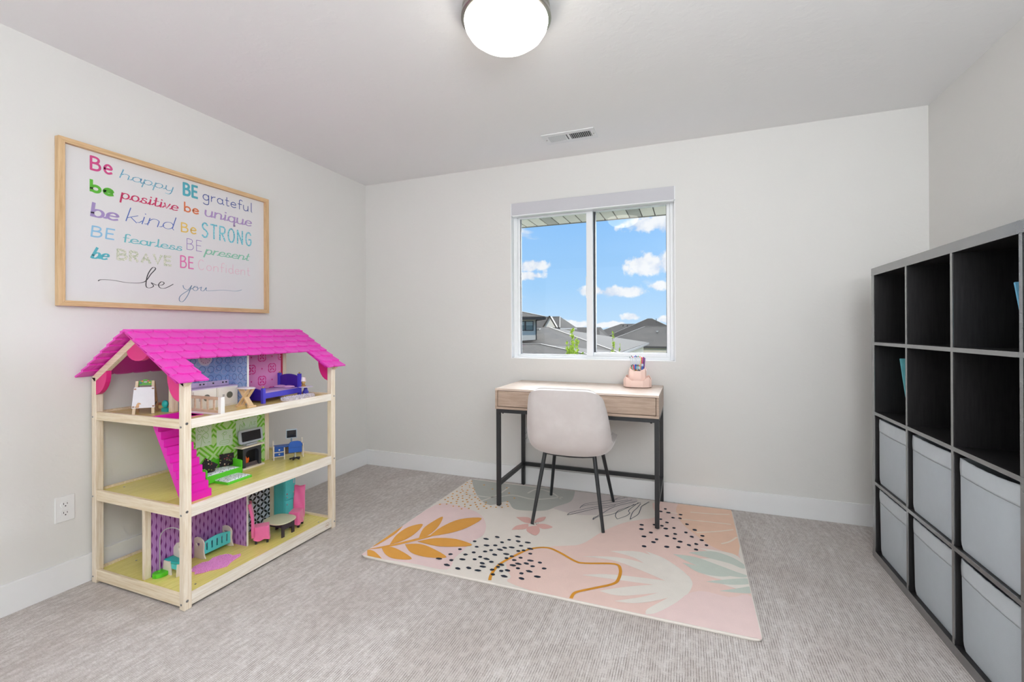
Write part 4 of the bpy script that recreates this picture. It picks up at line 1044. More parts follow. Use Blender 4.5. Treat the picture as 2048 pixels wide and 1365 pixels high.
# ================================================================== BOOKCASE
EDGM, n, b = new_mat('edge_banding_satin'); co = objco(n)
n.links.new(mixc(n, noise(n, co, 30, 3, .5, (14, .8, 1)), srgb(44, 44, 46), srgb(54, 54, 57)), b.inputs['Base Color'])
b.inputs['Roughness'].default_value = .34; b.inputs['Coat Weight'].default_value = 1.0; b.inputs['Coat IOR'].default_value = 3.0; b.inputs['Coat Roughness'].default_value = .2
BK = wood('black_brown_veneer', (24, 23, 24), (38, 36, 37), (14, .8, 14), 10, 0.38, 0.5)
BKV = wood('black_brown_veneer_upright', (24, 23, 24), (38, 36, 37), (14, 14, .8), 10, 0.38, 0.5)
EDGE = BK
bx0, bx1 = 3.516, 3.905
by1 = -.420; T = .038; CELL = .351; TH = .016
by0 = by1-2*T-4*CELL-3*TH
bc = thing('cube_bookcase', 'tall black-brown four by four cube bookcase along the right wall', 'bookcase', (3.71, (by0+by1)/2, 0))
ZT = 1.476; CZ = (ZT-2*T-3*TH)/4
part('top_panel', M().box(bx0, bx1, by0, by1, ZT-T, ZT), BK, bc, bevel=.0008)
part('bottom_panel', M().box(bx0, bx1, by0, by1, 0.0, T), BK, bc, bevel=.0008)
part('side_panel', M().box(bx0+.0015, bx1, by1-T, by1-.003, T, ZT-T), BKV, bc, bevel=.0008)
part('side_panel', M().box(bx0+.0015, bx1, by0+.003, by0+T, T, ZT-T), BKV, bc, bevel=.0008)
zsh = [T+CZ*(i+1)+TH*i for i in range(3)]
for z in zsh: part('shelf', M().box(bx0+.002, bx1-.006, by0+T, by1-T, z, z+TH), BK, bc, bevel=.0006)
yd = [by1-T-CELL*(i+1)-TH*i for i in range(3)]
for y in yd:
    for r_ in range(4):
        z0 = T if r_ == 0 else zsh[r_-1]+TH; z1 = zsh[r_] if r_ < 3 else ZT-T
        part('divider', M().box(bx0+.003, bx1-.006, y-TH, y, z0, z1), BKV, bc, bevel=.0006)
EX0 = bx0-.0006
def band(*a, par=None): part('edge_band', M().box(EX0, bx0+.004, *a), EDGM, par or bc)
band(by0, by1, ZT-T+.0003, ZT-.0003); band(by0, by1, .0005, T-.0003)
band(by1-T+.0003, by1-.0033, T, ZT-T); band(by0+.0033, by0+T-.0003, T, ZT-T)
for z in zsh: band(by0+T, by1-T, z+.0002, z+TH-.0002)
for y in yd:
    for r_ in range(4):
        z0 = T if r_ == 0 else zsh[r_-1]+TH; z1 = zsh[r_] if r_ < 3 else ZT-T
        part('edge_band', M().box(EX0+.001, bx0+.004, y-TH+.0002, y-.0002, z0, z1), EDGM, bc)
part('back_panel', M().box(bx1-.006, bx1, by0+T, by1-T, T, ZT-T), mat('black_back', (22, 21, 22), .55, var=.05), bc)
BINM = mat('gray_bin_fabric', (188, 196, 202), 0.8, var=0.03, vs=40, bmp=0.3, bs=700)
BINH = mat('gray_bin_hem', (200, 207, 212), 0.75, var=0.03, vs=40, bmp=0.3, bs=700)
def storage_bin(label, col, row, sag, tilt):
    yc = by1-T-CELL*(col+.5)-TH*col; z0 = T if row == 0 else zsh[row-1]+TH
    hw, hh = .157, .318
    xf = bx0+.012
    t = thing('storage_bin', label, 'storage bin', (xf+.18, yc, z0), 0, 'gray fabric bins in the bookcase')
    def front(u, v, grow=0.0, za=0.0, zb=1.0):
        s_ = (u-.5)*2; v = za+(zb-za)*v
        w_ = hw*(1+.018*v) - (.010 if v < .06 else 0)*(1-v/.06)
        y = yc + s_*w_*(.985 if v < .02 else 1)
        bulge = (1-s_*s_)*math.sin(PI*min(v*1.02, 1))*.007 - .004*v
        z = z0+.003+hh*v*(1-sag*(1-abs(s_-.15)**2)*.05*(v**6))
        x = xf - bulge - grow + tilt*(1-v)*.008 + .0012*math.sin(19*s_+row*2+col)*(v**5)
        return (x, y, z)
    mb = M().grid(lambda u, v: front(u, v), 21, 25)
    # box sides, back and open top rim
    def back(u, v):
        p = front(u, v); return (xf+.355, yc+(p[1]-yc)*.985, z0+.003+hh*v)
    nb = M().grid(back, 21, 25)
    k = len(mb.v); n_ = 21; m_ = 25
    mb.add(nb.v, nb.f)
    side = []
    for j in range(m_-1):
        side.append((j, j+1, k+j+1, k+j)); a = (n_-1)*m_; side.append((a+j, k+a+j, k+a+j+1, a+j+1))
    for i in range(n_-1): side.append((i*m_, k+i*m_, k+(i+1)*m_, (i+1)*m_))
    mb.f += side
    o = part('bin_body', mb, BINM, t, smooth=True)
    q = o.modifiers.new('thick', 'SOLIDIFY'); q.thickness = .003; q.offset = 1
    hb = M().grid(lambda u, v: front(u, v, .0022+.0016*math.sin(PI*v), .80, 1.0), 21, 9)
    o = part('hem_band', hb, BINH, t, smooth=True)
    q = o.modifiers.new('thick', 'SOLIDIFY'); q.thickness = .002; q.offset = 0
    st = M().tube([front(i/24, .80, .0028) for i in range(25)], .0009, 5)
    part('stitching', st, mat('bin_stitch', (112, 120, 126), .8), t)
rn = {1: 'upper row of bins', 0: 'bottom row of bins'}
cn = ['column nearest the back wall', 'middle column in view', 'column nearest the camera']
for row in (1, 0):
    for col in range(3):
        storage_bin('gray fabric storage bin, %s, %s' % (rn[row], cn[col]), col, row, [.12, .22, .5][col] if row == 1 else [.1, .2, .35][col], .4 if row == 1 else 1.0)
def book(label, y_bot, y_top, z0, hgt, x0, wdt, col, th=.006):
    t = thing('picture_book', label, 'book', (x0+wdt/2, y_bot, z0))
    d = Vector((0, y_top-y_bot, hgt)); 
    def sl(a0, a1, xo0, xo1, m_, nm, zi=0.0):
        mb = M(); nn = Vector((0, hgt, -(y_top-y_bot))).normalized()
        b0 = Vector((0, y_bot, z0)); vs = []
        for x in (x0+xo0, x0+wdt-xo1):
            for a in (a0, a1):
                for f in (zi, 1-zi): p = b0+d*f+nn*a; vs.append((x, p.y, p.z))
        mb.add(vs, [(0,1,3,2), (4,6,7,5), (0,4,5,1), (2,3,7,6), (0,2,6,4), (1,5,7,3)])
        part(nm, mb, m_, t)
    sl(0, .0012, 0, 0, col, 'cover'); sl(th-.0012, th, 0, 0, col, 'cover'); sl(.0012, th-.0012, .002, .0, mat('page_paper', (226, 224, 216), .8), 'pages', .01)
book('thin teal children\'s book leaning in the farthest open cubby of the second row', -.800, -.700, zsh[1]+TH, .285, bx0+.02, .22, mat('teal_cover', (110, 190, 200), .35, var=.2, vs=22))
book('thin light-blue book leaning in the third cubby of the top row', -1.545, -1.487, zsh[2]+TH, .205, bx0+.02, .17, mat('sky_cover', (120, 190, 225), .35, var=.1))

# ================================================================== DOLLHOUSE
PINEV = wood('pine_upright', (216, 196, 168), (238, 226, 208), (16, 16, .7), 8, 0.5)
PINEY = wood('pine_long', (220, 207, 188), (240, 233, 222), (16, .7, 16), 8, 0.5)
PINEX = wood('pine_short', (216, 194, 158), (238, 224, 200), (.7, 16, 16), 8, 0.5)
YEL = wood('yellow_floor_laminate', (218, 204, 108), (236, 222, 134), (12, .8, 12), 12, 0.16, 0.5)
YELU = wood('honey_floor_laminate', (214, 184, 104), (232, 206, 130), (12, .8, 12), 12, 0.16, 0.5)
MAG = mat('magenta_shingle', (228, 66, 186), 0.42, var=0.04, vs=60)
MAGD = mat('magenta_board', (214, 22, 160), 0.45, var=0.03)
ROSE = mat('rose_bracket', (222, 40, 128), 0.4, var=0.02)
STAIRM = mat('stair_magenta', (224, 24, 178), 0.4, var=0.02)
SCREW = mat('screw_zinc', (150, 152, 156), 0.35, 1.0)
hx0, hx1, hy0, hy1 = .032, .672, -1.995, -1.118
dh = thing('dollhouse', 'open three-storey wooden dollhouse with scalloped magenta shingle roof beside the left wall', 'dollhouse', (.352, -1.557, 0))
PW = .032
for (x, y) in ((hx1-PW, hy0), (hx1-PW, hy1-PW), (hx0, hy0), (hx0, hy1-PW)):
    zt = .957
    part('corner_post', M().box(x, x+PW, y, y+PW, 0, zt), PINEV, dh, bevel=.003)
LV = [(.012, .062, .052, YEL), (.382, .431, .421, YEL), (.757, .796, .786, YELU)]
HX0, HX1, HY0, HY1 = .395, .553, -1.948, -1.832       # stair hole in the upper floor
for i, (z0, z1, zf, fm) in enumerate(LV):
    part('end_rail', M().box(hx0+PW, hx1-PW, hy0+.003, hy0+.017, z0, z1), PINEX, dh, bevel=.0015)
    part('end_rail', M().box(hx0+PW, hx1-PW, hy1-.017, hy1-.003, z0, z1), PINEX, dh, bevel=.0015)
    part('front_rail', M().box(hx1-.016, hx1-.002, hy0+PW, hy1-PW, z0, z1), PINEY, dh, bevel=.0015)
    part('back_rail', M().box(hx0+.002, hx0+.016, hy0+PW, hy1-PW, z0, z1), PINEX, dh, bevel=.0015)
    a, b_, c, d = hx0+.016, hx1-.016, hy0+.017, hy1-.017
    if i < 2: fb = M().box(a, b_, c, d, zf-.009, zf)
    else:
        fb = M().box(a, HX0, c, d, zf-.009, zf).box(HX1, b_, c, d, zf-.009, zf).box(HX0, HX1, c, HY0, zf-.009, zf).box(HX0, HX1, HY1, d, zf-.009, zf)
    part('floor_board', fb, fm, dh)
# zinc screws
for z in (.034, .407, .777):
    part('screw', M().cyl((hx1-PW+.013, hy0-.0012, z-.010), (hx1-PW+.013, hy0+.002, z-.010), .0045, n=12), SCREW, dh)
    part('screw', M().cyl((hx1+.0012, hy0+.012, z+.004), (hx1-.002, hy0+.012, z+.004), .0055, n=12), SCREW, dh)
    part('screw', M().cyl((hx0+.010, hy0-.0012, z-.006), (hx0+.010, hy0+.002, z-.006), .004, n=12), SCREW, dh)
    part('screw', M().cyl((hx1+.0012, hy1-.012, z+.004), (hx1-.002, hy1-.012, z+.004), .0045, n=12), SCREW, dh)
for (x, y, z) in ((.12, -1.86, .052), (.60, -1.90, .052), (.62, -1.20, .052), (.10, -1.90, .421), (.30, -1.90, .786)):
    part('screw', M().cyl((x, y, z), (x, y, z+.0012), .004, n=10), SCREW, dh)
part('stamp_mark', M().add([(hx1-.0015, -1.185+.014*math.cos(2*PI*i/20), .036+.014*math.sin(2*PI*i/20)) for i in range(20)]+[(hx1-.0015, -1.185+.0128*math.cos(2*PI*i/20), .036+.0128*math.sin(2*PI*i/20)) for i in range(20)],
     [(i, (i+1) % 20, 20+(i+1) % 20, 20+i) for i in range(20)]).box(hx1-.0018, hx1-.0012, -1.194, -1.176, .0335, .0352).box(hx1-.0018, hx1-.0012, -1.191, -1.179, .038, .0395), mat('branded_mark', (170, 120, 84), .7), dh)

# roof
RXC, RZ = .363, 1.178
EX, EZ = .360, .222
SL = math.hypot(EX, EZ); ca, sa = EX/SL, EZ/SL
def rp(side, t, y, h): return (RXC+side*(t*ca+h*sa), y, RZ-t*sa+h*ca)
RY0, RY1 = -2.045, -1.088
def slab(pts, h0, h1, side):
    P = [rp(side, t, y, h0) for t, y in pts]+[rp(side, t, y, h1) for t, y in pts]; n_ = len(pts)
    return M().add(P, [tuple(range(n_-1, -1, -1)), tuple(range(n_, 2*n_))]+[(i, (i+1) % n_, (i+1) % n_+n_, i+n_) for i in range(n_)])
PITCH, ROW0 = .0557, .030
part('roof_board', slab([(0, RY0+.004), (.232, RY0+.004), (.232, RY1-.004), (0, RY1-.004)], -.014, -.009, 1), MAGD, dh)
part('roof_board', slab([(.232, RY0+.004), (.400, RY0+.004), (.400, -1.930), (.232, -1.930)], -.014, -.008, 1), MAGD, dh)
part('roof_board', slab([(.232, -1.222), (.400, -1.222), (.400, RY1-.004), (.232, RY1-.004)], -.014, -.008, 1), MAGD, dh)
part('roof_board', slab([(0, RY0+.055), (.385, RY0+.055), (.385, RY1-.055), (0, RY1-.055)], -.012, -.009, -1), MAGD, dh)
shared = {}
def shingle(side, row, ya, yb, cut_a, cut_b):
    tb = ROW0+PITCH*row; ta = max(tb-.070, 0.002) if row else 0.0
    wd = yb-ya
    key = (side, row == 0, round(wd, 3), cut_a, cut_b)
    L = tb-ta
    if key not in shared:
        G_ = .0013; pts = [(0, G_), (0, wd-G_)]
        r_ = min(.026, wd*.42)
        if cut_b: pts.append((L, wd-.0010))
        else: pts += [(L-.013, wd-.0010), (L-.006, wd-.007), (L-.0015, wd-.018)]
        if cut_a: pts.append((L, .0010))
        else: pts += [(L-.0015, .018), (L-.006, .007), (L-.013, .0010)]
        if wd < .05: pts = [(0, .0010), (0, wd-.0010)] + ([(L, wd-.0010)] if cut_b else [(L-.013, wd-.0010), (L-.004, wd-.010)]) + ([(L, .0010)] if cut_a else [(L-.004, .010), (L-.013, .0010)])
        P = []
        for hh in (0, .0088):
            for t, y in pts:
                lift = -.0090 + .0085*(t/L)
                h = lift+hh
                P.append((side*(t*ca+h*sa), y, -t*sa+h*ca))
        n_ = len(pts)
        mb = M().add(P, [tuple(range(n_-1, -1, -1)), tuple(range(n_, 2*n_))]+[(i, (i+1) % n_, (i+1) % n_+n_, i+n_) for i in range(n_)])
        me = bpy.data.meshes.new('shingle'); me.from_pydata(mb.v, [], mb.f); me.update(); fixn(me); me.materials.append(MAG)
        shared[key] = me
    o = bpy.data.objects.new('shingle', shared[key]); COL.objects.link(o); o.parent = dh
    p = Vector(rp(side, ta, ya, 0)) - Vector(dh.location); o.location = p
    q = o.modifiers.new('bevel', 'BEVEL'); q.width = .0008; q.segments = 1
for side in (1, -1):
    for row in range(8):
        off = -2.015 if row % 2 == 0 else -1.975
        ys = [RY0]
        y = off
        while y < RY1-.012:
            if y > RY0+.012: ys.append(y)
            y += .080
        ys.append(RY1)
        segs = [(ys[i], ys[i+1], i == 0, i == len(ys)-2) for i in range(len(ys)-1)]
        for a, c, ea, eb in segs:
            if side == 1 and row >= 5:
                if a < -1.925:
                    if c > -1.918: c = -1.922; eb = True
                elif c > -1.225:
                    if a < -1.230: a = -1.227; ea = True
                else: continue
            shingle(side, row, a, c, ea, eb)
part('ridge_strip', M().prism([(RXC-.006, RZ-.010), (RXC+.006, RZ-.010), (RXC+.004, RZ+.001), (RXC-.004, RZ+.001)], 'y', RY0, RY1), MAG, dh)
# rafters on both gable ends, mitred onto the posts
for y0_, y1_ in ((hy0, hy0+.022), (hy1-.022, hy1)):
    for side in (1, -1):
        pts = []
        for t, h in ((.008, -.016), (.400, -.016), (.388, -.046), (.030, -.046)):
            q_ = rp(side, t, 0, h); pts.append((q_[0], q_[2]))
        part('rafter', M().prism(pts, 'y', y0_, y1_), PINEX, dh, bevel=.0015)
def halfdisc(c, r, a0, a1, n_=18):
    return [(c[0]+r*math.cos(R(a0+(a1-a0)*i/n_)), c[1]+r*math.sin(R(a0+(a1-a0)*i/n_))) for i in range(n_+1)]
for yy, th_ in ((hy0+.002, .02), (hy1-.022, .02)):
    # corner brackets between post and rafter: discs cut by the post line and the rafter line
    for sx in (-1, 1):
        xin = (hx0+PW*.3) if sx < 0 else (hx1-PW)
        if sx < 0: pts = [(.040, .872)]+[(.040+.103*math.sin(R(a)), .975-.103*math.cos(R(a))) for a in (8, 20, 32, 44, 56, 68, 80, 90)]+[(.143, 1.003), (.040, .945)]
        else: pts = [(.640, .872)]+[(.640-.078*math.sin(R(a)), .985-.112*math.cos(R(a))) for a in (10, 22, 34, 46, 58, 70, 80, 90)]+[(.562, 1.010), (.640, .965)]
        part('curved_bracket', M().prism(pts, 'y', yy, yy+th_), ROSE, dh, bevel=.001)
    for sx in (-1, 1):
        pts = [(RXC+q_[0]*sx, q_[1]) for q_ in [(.010, 1.118), (.088, 1.070)]+[(.002+.086*math.cos(R(a)), 1.082-.047*math.sin(R(a))) for a in (10, 30, 50, 70, 90, 110)]]
        pass
    pts = [(.300, 1.092), (RXC, 1.128), (.430, 1.088)]+[(RXC+.072*math.cos(R(a)), 1.078-.040*math.sin(R(a))) for a in (0, 20, 40, 60, 80, 100, 120, 140, 160, 180)]
    part('curved_bracket', M().prism(pts, 'y', yy, yy+th_), ROSE, dh, bevel=.001)

# middle partitions with printed wallpaper
def pattern_mat(name, build, rough=.4):
    m, n, b = new_mat(name); sp = n.nodes.new('ShaderNodeSeparateXYZ'); g = n.nodes.new('ShaderNodeNewGeometry')
    n.links.new(objco(n), sp.inputs[0])
    col = build(n, X(n, sp.outputs[0]), X(n, sp.outputs[1]), X(n, sp.outputs[2]))
    n.links.new(col, b.inputs['Base Color']); b.inputs['Roughness'].default_value = rough
    return m
def ringsf(n, x, y, z):
    u = (x+y)
    def layer(p, ox, oz, r0, w_, seed):
        a = (u+ox)/p; row = (z+oz)/p; 
        cx = a.floor(); cz = row.floor()
        jx = ((cx*12.9898+cz*78.233+seed).sin()*43758.5).frac()-0.5
        jz = ((cx*39.346+cz*11.135+seed).sin()*23421.6).frac()-0.5
        jr = ((cx*7.31+cz*3.77+seed).sin()*9301.3).frac()
        fx = a.frac()-0.5-jx*0.22; fz = row.frac()-0.5-jz*0.22
        d = hypot(fx, fz); rr = jr*0.07+r0
        return (d-rr).abs().lt(w_)
    dkr = layer(.046, .3, .2, .30, .030, 1.7); pkr = layer(.046, .318, .212, .26, .024, 5.1)
    c0 = mixc(n, X(n, noise(n, objco(n), 9, 2)).sstep(.3, .7), srgb(128, 158, 208), srgb(150, 178, 218))
    c1 = mixc(n, pkr*0.8, c0, srgb(196, 186, 214))
    return mixc(n, dkr*0.9, c1, srgb(62, 92, 160))
WP_RINGS = pattern_mat('wallpaper_rings', ringsf)
def pinkf(n, x, y, z):
    p = .136
    def motif(oy, oz):
        a = ((y+oy)/p).frac()-0.5; c = ((z+oz)/p).frac()-0.5
        d = hypot(a, c); th = c.atan2(a)
        lob = (th*4.0).sin().abs()        # not used for the outline
        c2 = ((th*2.0).sin()).abs()
        outer = d.lt(c2*0.05+0.180); inner = d.lt(c2*0.05+0.135); pet = d.lt(c2*c2*0.150)
        ringy = outer*(inner*-1.0+1.0)
        gap = (a.abs().gt(.010))*(c.abs().gt(.010))
        return ringy.max(outer*0.0)*gap, pet*gap
    r1, p1 = motif(.0, .0); r2, p2 = motif(.068, .068)
    dots_a = hypot(((y+.068)/p).frac()-0.5, ((z)/p).frac()-0.5).lt(.034)
    dots_b = hypot(((y)/p).frac()-0.5, ((z+.068)/p).frac()-0.5).lt(.034)
    msk = r1.max(p1).max(r2).max(p2).max(dots_a).max(dots_b)
    return mixc(n, msk, srgb(232, 150, 204), srgb(222, 52, 142))
WP_PINK = pattern_mat('wallpaper_pink_flowers', pinkf)
def greenf(n, x, y, z):
    p = .148
    a = ((y+.010)/p).frac()-0.5; c = ((z+.062)/p).frac()-0.5
    d = a.abs()+c.abs()
    dd = d.min(d*-1.0+1.0)               # diamonds around both lattices
    stripe = (dd/.18).frac().lt(.48)
    edge = dd.lt(.10)
    return mixc(n, stripe*(edge*-1.0+1.0), srgb(184, 222, 150), srgb(112, 192, 40))
WP_GREEN = pattern_mat('wallpaper_green_zigzag', greenf)
def purpf(n, x, y, z):
    p = .0200; a = (x+y)/p; k = a.floor(); ph_ = ((k*0.5).frac()*2.0)*PI
    f_ = a.frac()-0.5
    wv_ = ((z*(2*PI/.052)+ph_).sin()*0.5+0.5)
    wob_ = (z*(2*PI/.080)+k*1.1).sin()*0.04
    dark = (f_+wob_).abs().lt(wv_*wv_*0.19+0.035)
    mid = (f_+wob_).abs().gt(.44)
    c0 = mixc(n, mid*0.5, srgb(182, 132, 196), srgb(150, 96, 170))
    return mixc(n, dark, c0, srgb(112, 34, 122))
WP_PURP = pattern_mat('wallpaper_purple_waves', purpf)
def bwf(n, x, y, z):
    p = .0335
    u = (y+z)*0.7071/p; v_ = (y-z)*0.7071/p
    u = u.frac(); v_ = v_.frac()
    cnt = None
    for i in (0, 1):
        for j in (0, 1):
            t = hypot(u-i, v_-j).lt(.685); cnt = t if cnt is None else cnt+t
    return mixc(n, cnt.gt(1.5), srgb(206, 214, 228), srgb(26, 26, 34))
WP_BW = pattern_mat('wallpaper_petals', bwf)
WHT = mat('white_laminate', (232, 230, 226), 0.4, var=0.01)
xm0, xm1 = .345, .356
# bottom: purple long wall and cross wall, black petals, posts
z0_, z1_ = .052, .382
part('partition_post', M().box(xm0-.004, xm1+.002, -1.962, -1.934, z0_, z1_), PINEV, dh, bevel=.002)
part('partition_wall', M().box(xm0, xm1, -1.934, -1.565, z0_, z1_), WP_PURP, dh, label='partition wall with purple wavy stripes')
cw = part('partition_wall', M().box(xm1, .494, -1.565, -1.557, z0_, z1_), WP_PURP, dh, label='cross wall with purple wavy stripes')
part('panel_edge', M().box(.494, .4975, -1.565, -1.557, z0_, z1_), WHT, cw)
part('partition_wall', M().box(xm0, xm1, -1.557, -1.303, z0_, z1_), WP_BW, dh, label='partition wall with black petal print')
part('partition_post', M().box(xm0-.004, xm1+.002, -1.303, -1.275, z0_, z1_), PINEV, dh, bevel=.002)
# middle
z0_, z1_ = .421, .757
gw = part('partition_wall', M().box(xm0, xm1, -1.790, -1.336, z0_, z1_), WP_GREEN, dh, label='partition wall with green zigzag print')
part('partition_post', M().box(xm0-.004, xm1+.002, -1.336, -1.308, z0_, z1_), PINEV, dh, bevel=.002)
SKP = mat('printed_sketch_sheet', (206, 228, 206), .5, var=.02); INK = mat('sketch_green_line', (120, 190, 70), .6)
def sheetp(y0_, y1_, za0, za1, zb0, zb1, lines):
    """pinned sketch printed on the green wall; lines in 0..1 coordinates"""
    mb = M().add([(xm1+.0006, y0_, za0), (xm1+.0006, y1_, zb0), (xm1+.0006, y1_, zb1), (xm1+.0006, y0_, za1), (xm1, y0_, za0), (xm1, y1_, zb0), (xm1, y1_, zb1), (xm1, y0_, za1)],
        [(0,1,2,3), (7,6,5,4), (0,4,5,1), (1,5,6,2), (2,6,7,3), (3,7,4,0)])
    s_ = part('sketch_sheet', mb, SKP, gw)
    lb = M()
    pl = lambda q, h_: (xm1+.0007+h_, y0_+(y1_-y0_)*q[0], (za0*(1-q[0])+zb0*q[0])*(1-q[1])+(za1*(1-q[0])+zb1*q[0])*q[1])
    for L in lines: ribbon(lb, smooth(L, 4), .016, pl, .0002, caps=False)
    part('sketch_line', lb, INK, s_)
fl = [[(.30, .0), (.38, .25), (.40, .45)], [(.40, .45), (.15, .30), (.08, .45), (.18, .55), (.38, .48)], [(.42, .46), (.70, .30), (.80, .45), (.65, .56), (.42, .48)], [(.28, .6), (.12, .72), (.22, .86), (.40, .80), (.50, .92), (.66, .84), (.80, .70), (.70, .58), (.55, .62)],
      [(.3, .62), (.36, .7), (.42, .62), (.48, .7), (.54, .62)], [(.42, .42), (.5, .2), (.6, .12)], [(.8, .95), (.9, .9), (.85, .8), (.75, .88), (.8, .95)], [(.75, .12), (.85, .16), (.9, .1)]]
sheetp(-1.732, -1.651, .588, .712, .588, .706, fl)
f2 = [[(.2, .1), (.25, .3), (.75, .35), (.72, .12), (.2, .1)], [(.45, .36), (.42, .55), (.48, .7)], [(.3, .72), (.45, .85), (.6, .75), (.5, .68), (.35, .78)], [(.35, .6), (.5, .9), (.65, .8)], [(.75, .55), (.85, .62), (.8, .45), (.92, .5)], [(.25, .2), (.7, .22)]]
sheetp(-1.624, -1.535, .570, .653, .561, .646, f2)
f3 = [[(.15, .3), (.2, .7), (.3, .45), (.35, .75), (.42, .5)], [(.3, .9), (.38, .6), (.36, .4)], [(.62, .35), (.7, .7), (.75, .4)], [(.8, .6), (.92, .62), (.82, .42), (.94, .45)], [(.1, .15), (.3, .2), (.4, .12)]]
sheetp(-1.516, -1.386, .602, .683, .612, .690, f3)
# upper
z0_, z1_ = .786, 1.04
part('partition_post', M().box(xm0-.010, xm1+.004, -1.845, -1.815, z0_, 1.10), PINEV, dh, bevel=.002)
bw_ = part('partition_wall', M().box(xm0, xm1, -1.815, -1.560, z0_, 1.10), WP_RINGS, dh, label='partition wall with blue ring print')
cw = part('partition_wall', M().box(xm1, .494, -1.560, -1.552, z0_, z1_+.04), WP_RINGS, dh, label='cross wall with blue ring print')
part('panel_edge', M().box(.494, .4985, -1.560, -1.552, z0_, z1_+.04), WHT, cw)
part('partition_wall', M().box(xm0, xm1, -1.552, -1.222, z0_, 1.10), WP_PINK, dh, label='partition wall with pink flower print')
part('partition_edge', M().box(xm0, xm1+.003, -1.222, -1.212, z0_, 1.10), mat('crimson_edge', (190, 20, 70), .5), dh)
part('partition_post', M().box(xm0-.006, xm1+.002, -1.212, -1.184, z0_, 1.10), PINEV, dh, bevel=.002)
# printed round clock on the ring wall
CLR = mat('clock_ring', (206, 206, 220), .4); CLF = mat('clock_face', (208, 184, 206), .4)
ck = part('clock_print', M().cyl((xm1, -1.684, 1.030), (xm1+.003, -1.684, 1.030), .036, n=32), CLR, bw_)
part('clock_face', M().cyl((xm1+.003, -1.684, 1.030), (xm1+.0036, -1.684, 1.030), .028, n=32).xf(lambda p: p), CLF, bw_)
_b = M()
for i in range(12):
    a = R(30*i); _b.box(xm1+.0035, xm1+.0042, -1.684+.023*math.cos(a)-.0012, -1.684+.023*math.cos(a)+.0012, 1.030+.023*math.sin(a)-.0018, 1.030+.023*math.sin(a)+.0018)
_b.bar((xm1+.004, -1.684, 1.03), (xm1+.004, -1.676, 1.030), .0008, .0022).bar((xm1+.004, -1.684, 1.03), (xm1+.004, -1.684, 1.046), .0008, .0018)
part('clock_marks', _b, mat('clock_ink', (50, 60, 100), .5), bw_)
# stairs: eleven steps up towards the wall
st = part('staircase', M().prism([(.603, .421)]+[p for k in range(11) for p in ((.603-.0198*k, .421+.0333*(k+1)), (.603-.0198*(k+1), .421+.0333*(k+1)))]+[(.385, .787), (.385, .750), (.575, .421)], 'y', -1.945, -1.828), STAIRM, dh, bevel=.001)
part('stair_hole_rim', M().box(HX0-.002, HX0+.003, HY0, HY1, .755, .788).box(HX0, HX1, HY0-.003, HY0, .755, .788).box(HX0, HX1, HY1, HY1+.003, .755, .788).box(HX1-.003, HX1, HY0, HY1, .755, .788), STAIRM, dh)
# railing beside the stair hole
RAILM = wood('railing_wood', (190, 160, 136), (208, 182, 160), (1, 10, 10), 10, .5)
rl = part('railing', M().box(.390, .668, -1.829, -1.820, .856, .869).box(.390, .668, -1.829, -1.820, .797, .809), RAILM, dh, bevel=.001)
for i in range(6): part('baluster', M().box(.400+i*.0425, .408+i*.0425, -1.827, -1.822, .809, .856), RAILM, rl)
part('railing_end', M().box(.650, .669, -1.831, -1.812, .793, .870), WHT, rl, bevel=.001)
part('railing_base', M().box(.390, .668, -1.831, -1.818, .789, .797), mat('railing_base_white', (226, 218, 226), .4), rl)

# ================================================================== DOLL FURNITURE
ZB, ZM, ZU = .0522, .4212, .7862
LW = mat('light_wood', (222, 202, 172), 0.55, var=0.05, vs=40)
LWP = mat('pale_wood', (226, 214, 202), 0.55, var=0.03, vs=40)
WPL = mat('white_painted_toy', (236, 232, 226), 0.35, var=0.01)
GRN = mat('toy_green', (88, 200, 40), 0.35, var=0.03)
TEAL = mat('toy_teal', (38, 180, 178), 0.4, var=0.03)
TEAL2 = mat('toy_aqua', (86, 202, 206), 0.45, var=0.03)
BLU = mat('toy_blue', (22, 84, 178), 0.35, var=0.03)
VIO = mat('toy_violet', (70, 62, 196), 0.4, var=0.03)
VIOD = mat('toy_indigo', (58, 30, 150), 0.4, var=0.03)
GOLD = mat('toy_gold', (204, 168, 104), 0.3, 0.6)
BLK = mat('toy_black', (38, 34, 40), 0.45)
LILC = mat('toy_lilac', (208, 190, 224), 0.5, var=0.03)

# easel
ez = thing('toy_easel', 'doll-size white-board easel with green header on the upper floor of the dollhouse', 'toy easel', (.250, -1.893, ZU), R(47))
for sx in (-1, 1):
    part('leg', M().bar((sx*.036, -.040, .0), (sx*.030, -.004, .150), .011, .006, (0, 1, 0)), LW, ez, local=True)
    part('leg', M().bar((sx*.038, .034, .0), (sx*.030, .004, .146), .011, .006, (0, 1, 0)), wood('dark_back_leg', (140, 108, 82), (190, 152, 114), (8, 8, 1), 12), ez, local=True)
    part('brace', M().bar((sx*.036, -.020, .035), (sx*.036, .022, .045), .003, .006), BLK, ez, local=True)
bd = part('board', M().xf(lambda p: p), WPL, ez, local=True) if False else None
_b = M(); 
def ezp(x, t, d):  # point on the leaning board: t up the slope, d in front
    return (x, -.0335+t*.0255/.15-d, .028+t*.98)
vs = [ezp(x, t, d) for d in (.004, .0065) for x, t in ((-.043, 0), (.043, 0), (.038, .097), (-.038, .097))]
bd = part('board', _b.add(vs, [(3,2,1,0), (4,5,6,7), (0,1,5,4), (1,2,6,5), (2,3,7,6), (3,0,4,7)]), mat('easel_board_white', (228, 228, 234), .4), ez, local=True)
_b = M()
for x, t in ((-.037, .007), (.037, .007), (-.033, .089), (.033, .089)): _b.ball(ezp(x, t, .007), .0048, .0012, .0034, 10, 6)
